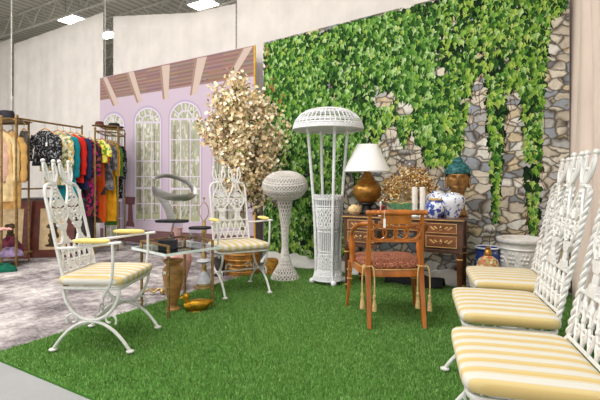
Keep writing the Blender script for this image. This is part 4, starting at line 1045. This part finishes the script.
mb = MB(); mb.tube([(.10, -.07, -.06), (.105, -.08, -.17)], .0015, 4); mb.box((.105, -.082, -.20), (.03, .002, .05)); mb.build('price_tag', M['paper'], bb, smooth=False)
garment('floral_shirt', 'cream and green floral shirt behind the black blouse', 'shirt', rail_pt(.58), arz, .78, m_floral('floral_print', [(214, 204, 170), (160, 164, 110), (226, 214, 180), (120, 130, 90), (206, 170, 90), (190, 196, 170)], 26), .2, .23, .5, .07, 2)
garment('teal_shirt', 'teal shirt hanging between the floral and red shirts', 'shirt', rail_pt(.68), arz, 1.02, cloth('teal_cloth', (26, 130, 142)), .2, .24, .6, .07, 3)
garment('red_shirt', 'bright red shirt hanging beside the teal shirt', 'shirt', rail_pt(.80), arz, .75, cloth('red_cloth', (204, 46, 38)), .2, .23, .56, .07, 4)
garment('navy_shirt', 'navy blue shirt hanging behind the red shirt', 'shirt', rail_pt(.90), arz, .85, cloth('navy_cloth', (48, 56, 88)), .2, .23, .62, .07, 5)
R0 = (ra+rb)/2; R1 = (rc+rdd)/2
def rrp(t): q = R0.lerp(R1, t); return V3((q.x, q.y, 1.90))
brz = math.radians(-10)
garment('magenta_dress', 'dark dress with magenta flowers at the front of the right rack', 'dress', V3((-3.305, 6.72, 1.9)), brz, 1.2, m_floral('magenta_print', [(52, 34, 44), (150, 30, 90), (44, 32, 40), (120, 70, 50), (176, 40, 110), (60, 46, 40)], 24), 0.12, 0.13999999999999999, .5, .045, 6)
garment('orange_dress', 'long orange dress on the right rack, its hem near the floor', 'dress', V3((-3.304, 7.0, 1.9)), brz, 1.33, m_floral('patchwork', [(222, 90, 36), (110, 84, 60), (222, 96, 40), (70, 64, 60), (226, 100, 44)], 5), 0.12, 0.13999999999999999, .3, .045, 7)
garment('yellow_top', 'yellow and white floral top on the right rack', 'top', V3((-3.146, 6.8, 1.9)), brz, .36, m_floral('yellow_print', [(232, 214, 60), (222, 220, 150), (240, 224, 90), (120, 150, 60)], 26), 0.085, 0.10500000000000001, .2, .045, 8)
garment('grey_dress', 'grey patterned dress between the yellow top and mustard dress', 'dress', V3((-3.209, 7.08, 1.9)), brz, .8, m_floral('grey_print', [(120, 118, 124), (96, 96, 104), (150, 148, 150), (80, 80, 88)], 22), 0.12, 0.13999999999999999, .4, .045, 9)
garment('mustard_dress', 'long mustard yellow dress on the right rack', 'dress', V3((-3.204, 7.18, 1.9)), brz, 1.32, cloth('mustard_cloth', (222, 160, 36)), 0.115, 0.135, .5, .045, 10)
garment('green_dress', 'long grass green dress on the right rack', 'dress', V3((-3.198, 7.28, 1.9)), brz, 1.40, cloth('green_cloth', (86, 132, 58)), 0.115, 0.135, .5, .045, 11)
garment('black_dress', 'black speckled dress last on the right rack', 'dress', V3((-3.181, 7.38, 1.9)), brz, .95, blk, 0.12, 0.13999999999999999, .55, .045, 12)
for i, (x, L, col, lab, w) in enumerate(((-3.86, 1.02, (204, 160, 96), 'tan gold jacket beside the grey vest on the left rack', .1), (-3.95, .92, (226, 200, 150), 'cream blouse second from the left edge of the photo', .12), (-4.06, 1.15, (222, 180, 160), 'peach pink dress cut by the left edge of the photo', .12))):
    garment('hanging_garment', lab, 'garment', V3((x, la0.y+.2-.02+i*-.05, 1.90)), math.radians(12), L, cloth('left_cloth', col, .1), w, w+.02, .6, .04, 20+i, .055)
vp = V3((-3.74, 5.80, 1.93)); garment('grey_vest', 'grey brown sleeveless vest hanging at the end of the left rack', 'vest', vp, math.radians(20),   .68, m_floral('vest_tweed', [(82, 78, 74), (62, 58, 56), (108, 100, 92)], 70), .055, .06, 0, .04, 30, .05)
# hats on top
def hat(label, p, col, r=.15, h=.07):
    T = thing('hat', label, 'hat', p); m = cloth('hat_felt', col, .15, 30)
    MB().lathe([(.001, 0), (r, .0), (r+.005, .012), (r*.62, .02), (.001, .02)], 28, sy=.85).build('brim', m, T)
    MB().lathe([(r*.6, .018), (r*.58, h*.75), (r*.5, h), (r*.3, h+.005), (.001, h)], 28, sy=.9).build('crown', m, T)
hat('dark grey brimmed hat on top of the left rack', V3((-3.92, 5.72, 1.953)), (52, 50, 56), .16, .12)
hat('dark green hat lying at the left edge on the rack top', V3((-4.24, 5.74, 1.953)), (44, 62, 50), .15)
hat('dark maroon hat on the wire shelf of the right rack', V3((-3.20, 6.83, 2.01)), (92, 52, 50), .11)
hat('black hat on the wire shelf beside the maroon hat', V3((-3.05, 7.02, 2.01)), (44, 42, 46), .15)
# folded clothes on and below the left rack shelf
def pile(label, p, col, w, d, h, seed):
    r = random.Random(seed); a0 = r.uniform(0, 6)
    def fn(u, v):
        a = 2*PI*u; ph = PI/2*v; q = 1+.12*sin(a*3+a0)+.08*sin(a*7+a0*2); return V3((w*cos(ph)**.6*cos(a)*q if v < 1 else 0, d*cos(ph)**.6*sin(a)*q if v < 1 else 0, h*sin(ph)*(1+.15*sin(a*4+v*5))))
    o = MB().grid(fn, 40, 12).build('folded_cloth', cloth('pile_cloth', col, .25, 14), angle=180); o.location = p; tag(o, label, 'cloth')
pile('crumpled purple cloth on the lower shelf of the left rack', V3((-3.82, 5.64, .152)), (128, 110, 140), .15, .1, .1, 1)
pile('crumpled maroon cloth heaped behind the purple cloth', V3((-3.97, 5.86, .152)), (92, 44, 58), .15, .1, .2, 2)
pile('dark green cloth lying on the rug below the left rack', V3((-3.72, 5.36, .008)), (26, 84, 66), .16, .1, .09, 3)
# pink mannequin hand reaching in from the left
hd_ = thing('mannequin_hand', 'pink mannequin hand reaching in from the left edge of photo', 'mannequin', at(-2, 229, 5.48), math.radians(-6))
mb = MB(); mb.tube([(-.22, 0, -.01), (-.05, 0, 0), (0, 0, 0)], [.04, .032, .03], 12, flat=.8); mb.superell((.055, 0, 0), .06, .045, .02, .7, .8, 20, 10)
for k, L in enumerate((.085, .1, .095, .075)): mb.tube(spline([(.09, -.033+.022*k, 0), (.09+L*.5, -.036+.024*k, .008), (.09+L, -.036+.024*k, -.006)], 4), [.0105-.0005*i for i in range(9)], 8)
mb.tube(spline([(.03, -.04, 0), (.065, -.07, .004), (.10, -.08, 0)], 4), [.013-.0006*i for i in range(9)], 8); mb.build('hand', M['skin'], hd_)
MB().tube([(-.21, 0, -.01), (-.21, .02, -.4), (-.21, .05, -.735)], .016, 10).build('stand', M['steel_wire'], hd_)
# framed pictures leaning
def framed(label, p, rz, w, h, lean, seed):
    T = thing('framed_picture', label, 'picture', p, rz); X = Matrix.Rotation(-lean, 4, 'X')
    b = .115; mb = MB(); mb.X = X
    mb.box((-w/2+b/2, 0, h/2), (b, .03, h)); mb.box((w/2-b/2, 0, h/2), (b, .03, h)); mb.box((0, 0, b/2), (w-2*b, .03, b)); mb.box((0, 0, h-b/2), (w-2*b, .03, b)); mb.build('frame', M['brown_frame'], T, smooth=False, bevel=.003)
    mb = MB(); mb.X = X; mb.box((0, .004, h/2), (w-2*b, .012, h-2*b)); pc = mb.build('mat_board', M['mat_board'], T, smooth=False)
    mb = MB(); mb.X = X; r = random.Random(seed)
    for (cx, cz, rx, rz_) in ((0, .46, .09, .05), (0, .40, .05, .05), (.01, .32, .07, .07), (-.01, .24, .06, .06), (0, .18, .1, .03), (.03, .36, .03, .1)):
        o = [(cx+rx*cos(2*PI*i/14)*r.uniform(.8, 1.15), cz*h/.84+rz_*sin(2*PI*i/14)*r.uniform(.8, 1.15)) for i in range(14)]
        mb.prism(o, .002, lambda q: V3((q[0], -.003+q[1], q[2])))
    mb.build('painted_figure', M['ink'], pc, smooth=False)
framed('brown framed picture of a dark figure behind the left rack', V3((-4.24, 6.22, .008)), math.radians(-2), .62, .84, .1, 1)
framed('brown framed picture leaning just behind the left armchair', V3((-3.66, 6.32, .008)), math.radians(10), .60, .84, .1, 2)
tr_ = thing('storage_trunk', 'dark grey storage trunk behind the leaning framed pictures', 'trunk', (-3.85, 6.78, .008), math.radians(4)); mt_ = mat('trunk_grey', (70, 66, 66), .8, var=.3, scale=16)
MB().box((0, 0, .4), (1.0, .4, .8)).build('trunk_body', mt_, tr_, smooth=False, bevel=.01); MB().box((0, 0, .83), (1.02, .42, .06)).build('lid', mt_, tr_, smooth=False, bevel=.015)
ob = MB().lathe([(.03, 0), (.1, .02), (.12, .05), (.08, .08), (.001, .085)], 20).build('folded_hat', cloth('tan_felt', (150, 112, 84))); ob.location = (-3.55, 6.78, .868); tag(ob, 'brown felt hat lying on the dark trunk', 'hat')
# upright pipes that carry the curtains
for lab, x, D in (('thin dark pipe rising at the left edge behind the hats', 11.5, 8.6), ('thin pipe in the gap between the two cream curtains', 105, 9.2)):
    q = at(x, 100, D); o = MB().tube([(q.x, q.y, 0.0), (q.x, q.y, CZ)], .013, 8).build('curtain_pipe', M['joist']); tag(o, lab, 'pipe')

# ------------------------------------------------------------------ lamps of the hall, and unseen fill lamps
em = NT('led_diffuser'); em.b.inputs['Emission Color'].default_value = (1, .97, .92, 1); em.b.inputs['Emission Strength'].default_value = 14; em.b.inputs['Base Color'].default_value = (1, 1, 1, 1)
first = None
def bay(p, label):
    global first
    if first is None:
        T = thing('high_bay_light', label, 'ceiling light', p, PHI, 'high bay lights of the hall')
        MB().box((0, 0, .05), (.72, .42, .07)).build('housing', M['housing'], T, smooth=False, bevel=.01)
        MB().box((0, 0, .006), (.66, .36, .012)).build('diffuser', em.m, T, smooth=False)
        mb = MB()
        for s in (-.3, .3): mb.tube([(s, 0, .085), (s, 0, CZ-5.4)], .006, 5)
        mb.tube([(-.3, 0, .09), (.3, 0, .09)], .008, 5); mb.build('hanging_rod', M['steel_wire'], T)
        L = bpy.data.lights.new('lamp_light', 'AREA'); L.shape = 'RECTANGLE'; L.size = .66; L.size_y = .36; L.energy = LP; L.color = (1, .975, .94)
        lo = bpy.data.objects.new('lamp_light', L); COL.objects.link(lo); lo.parent = T; lo.location = (0, 0, -.005)
        first = T
    else: T = dup(first, p, PHI, label)
LP = 60
bay(V3((-6.07, 11.4, 5.4)), 'lit ceiling light at upper left above the cream curtain')
bay(V3((-5.66, 12.6, 5.4)), 'lit ceiling light seen in the gap between the cream curtains')
bay(V3((-2.35, 10.4, 5.4)), 'brightest ceiling light above the white pleated curtain')
for off, ss in ((3.3, (-5.2, -2.6, 0, 2.4)), (5.2, (-5.2, -2.6, 0, 2.4)), (8.2, (-5.2, -2.0, 1.2))):  # unseen lamp rows, added to brighten the backdrops and the display
    for q in ss:
        p = wall_pt(q, off, 5.4); bay(p, 'added unseen ceiling light high over the turf and rug display')
wd_ = bpy.data.worlds.new('world'); sc.world = wd_; wd_.use_nodes = True
bg = wd_.node_tree.nodes['Background']; bg.inputs[0].default_value = (.97, .98, 1, 1); bg.inputs[1].default_value = 1.6
vs_ = sc.view_settings; vs_.view_transform = 'Standard'; vs_.look = 'None'; vs_.gamma = 1; vs_.exposure = 0.16
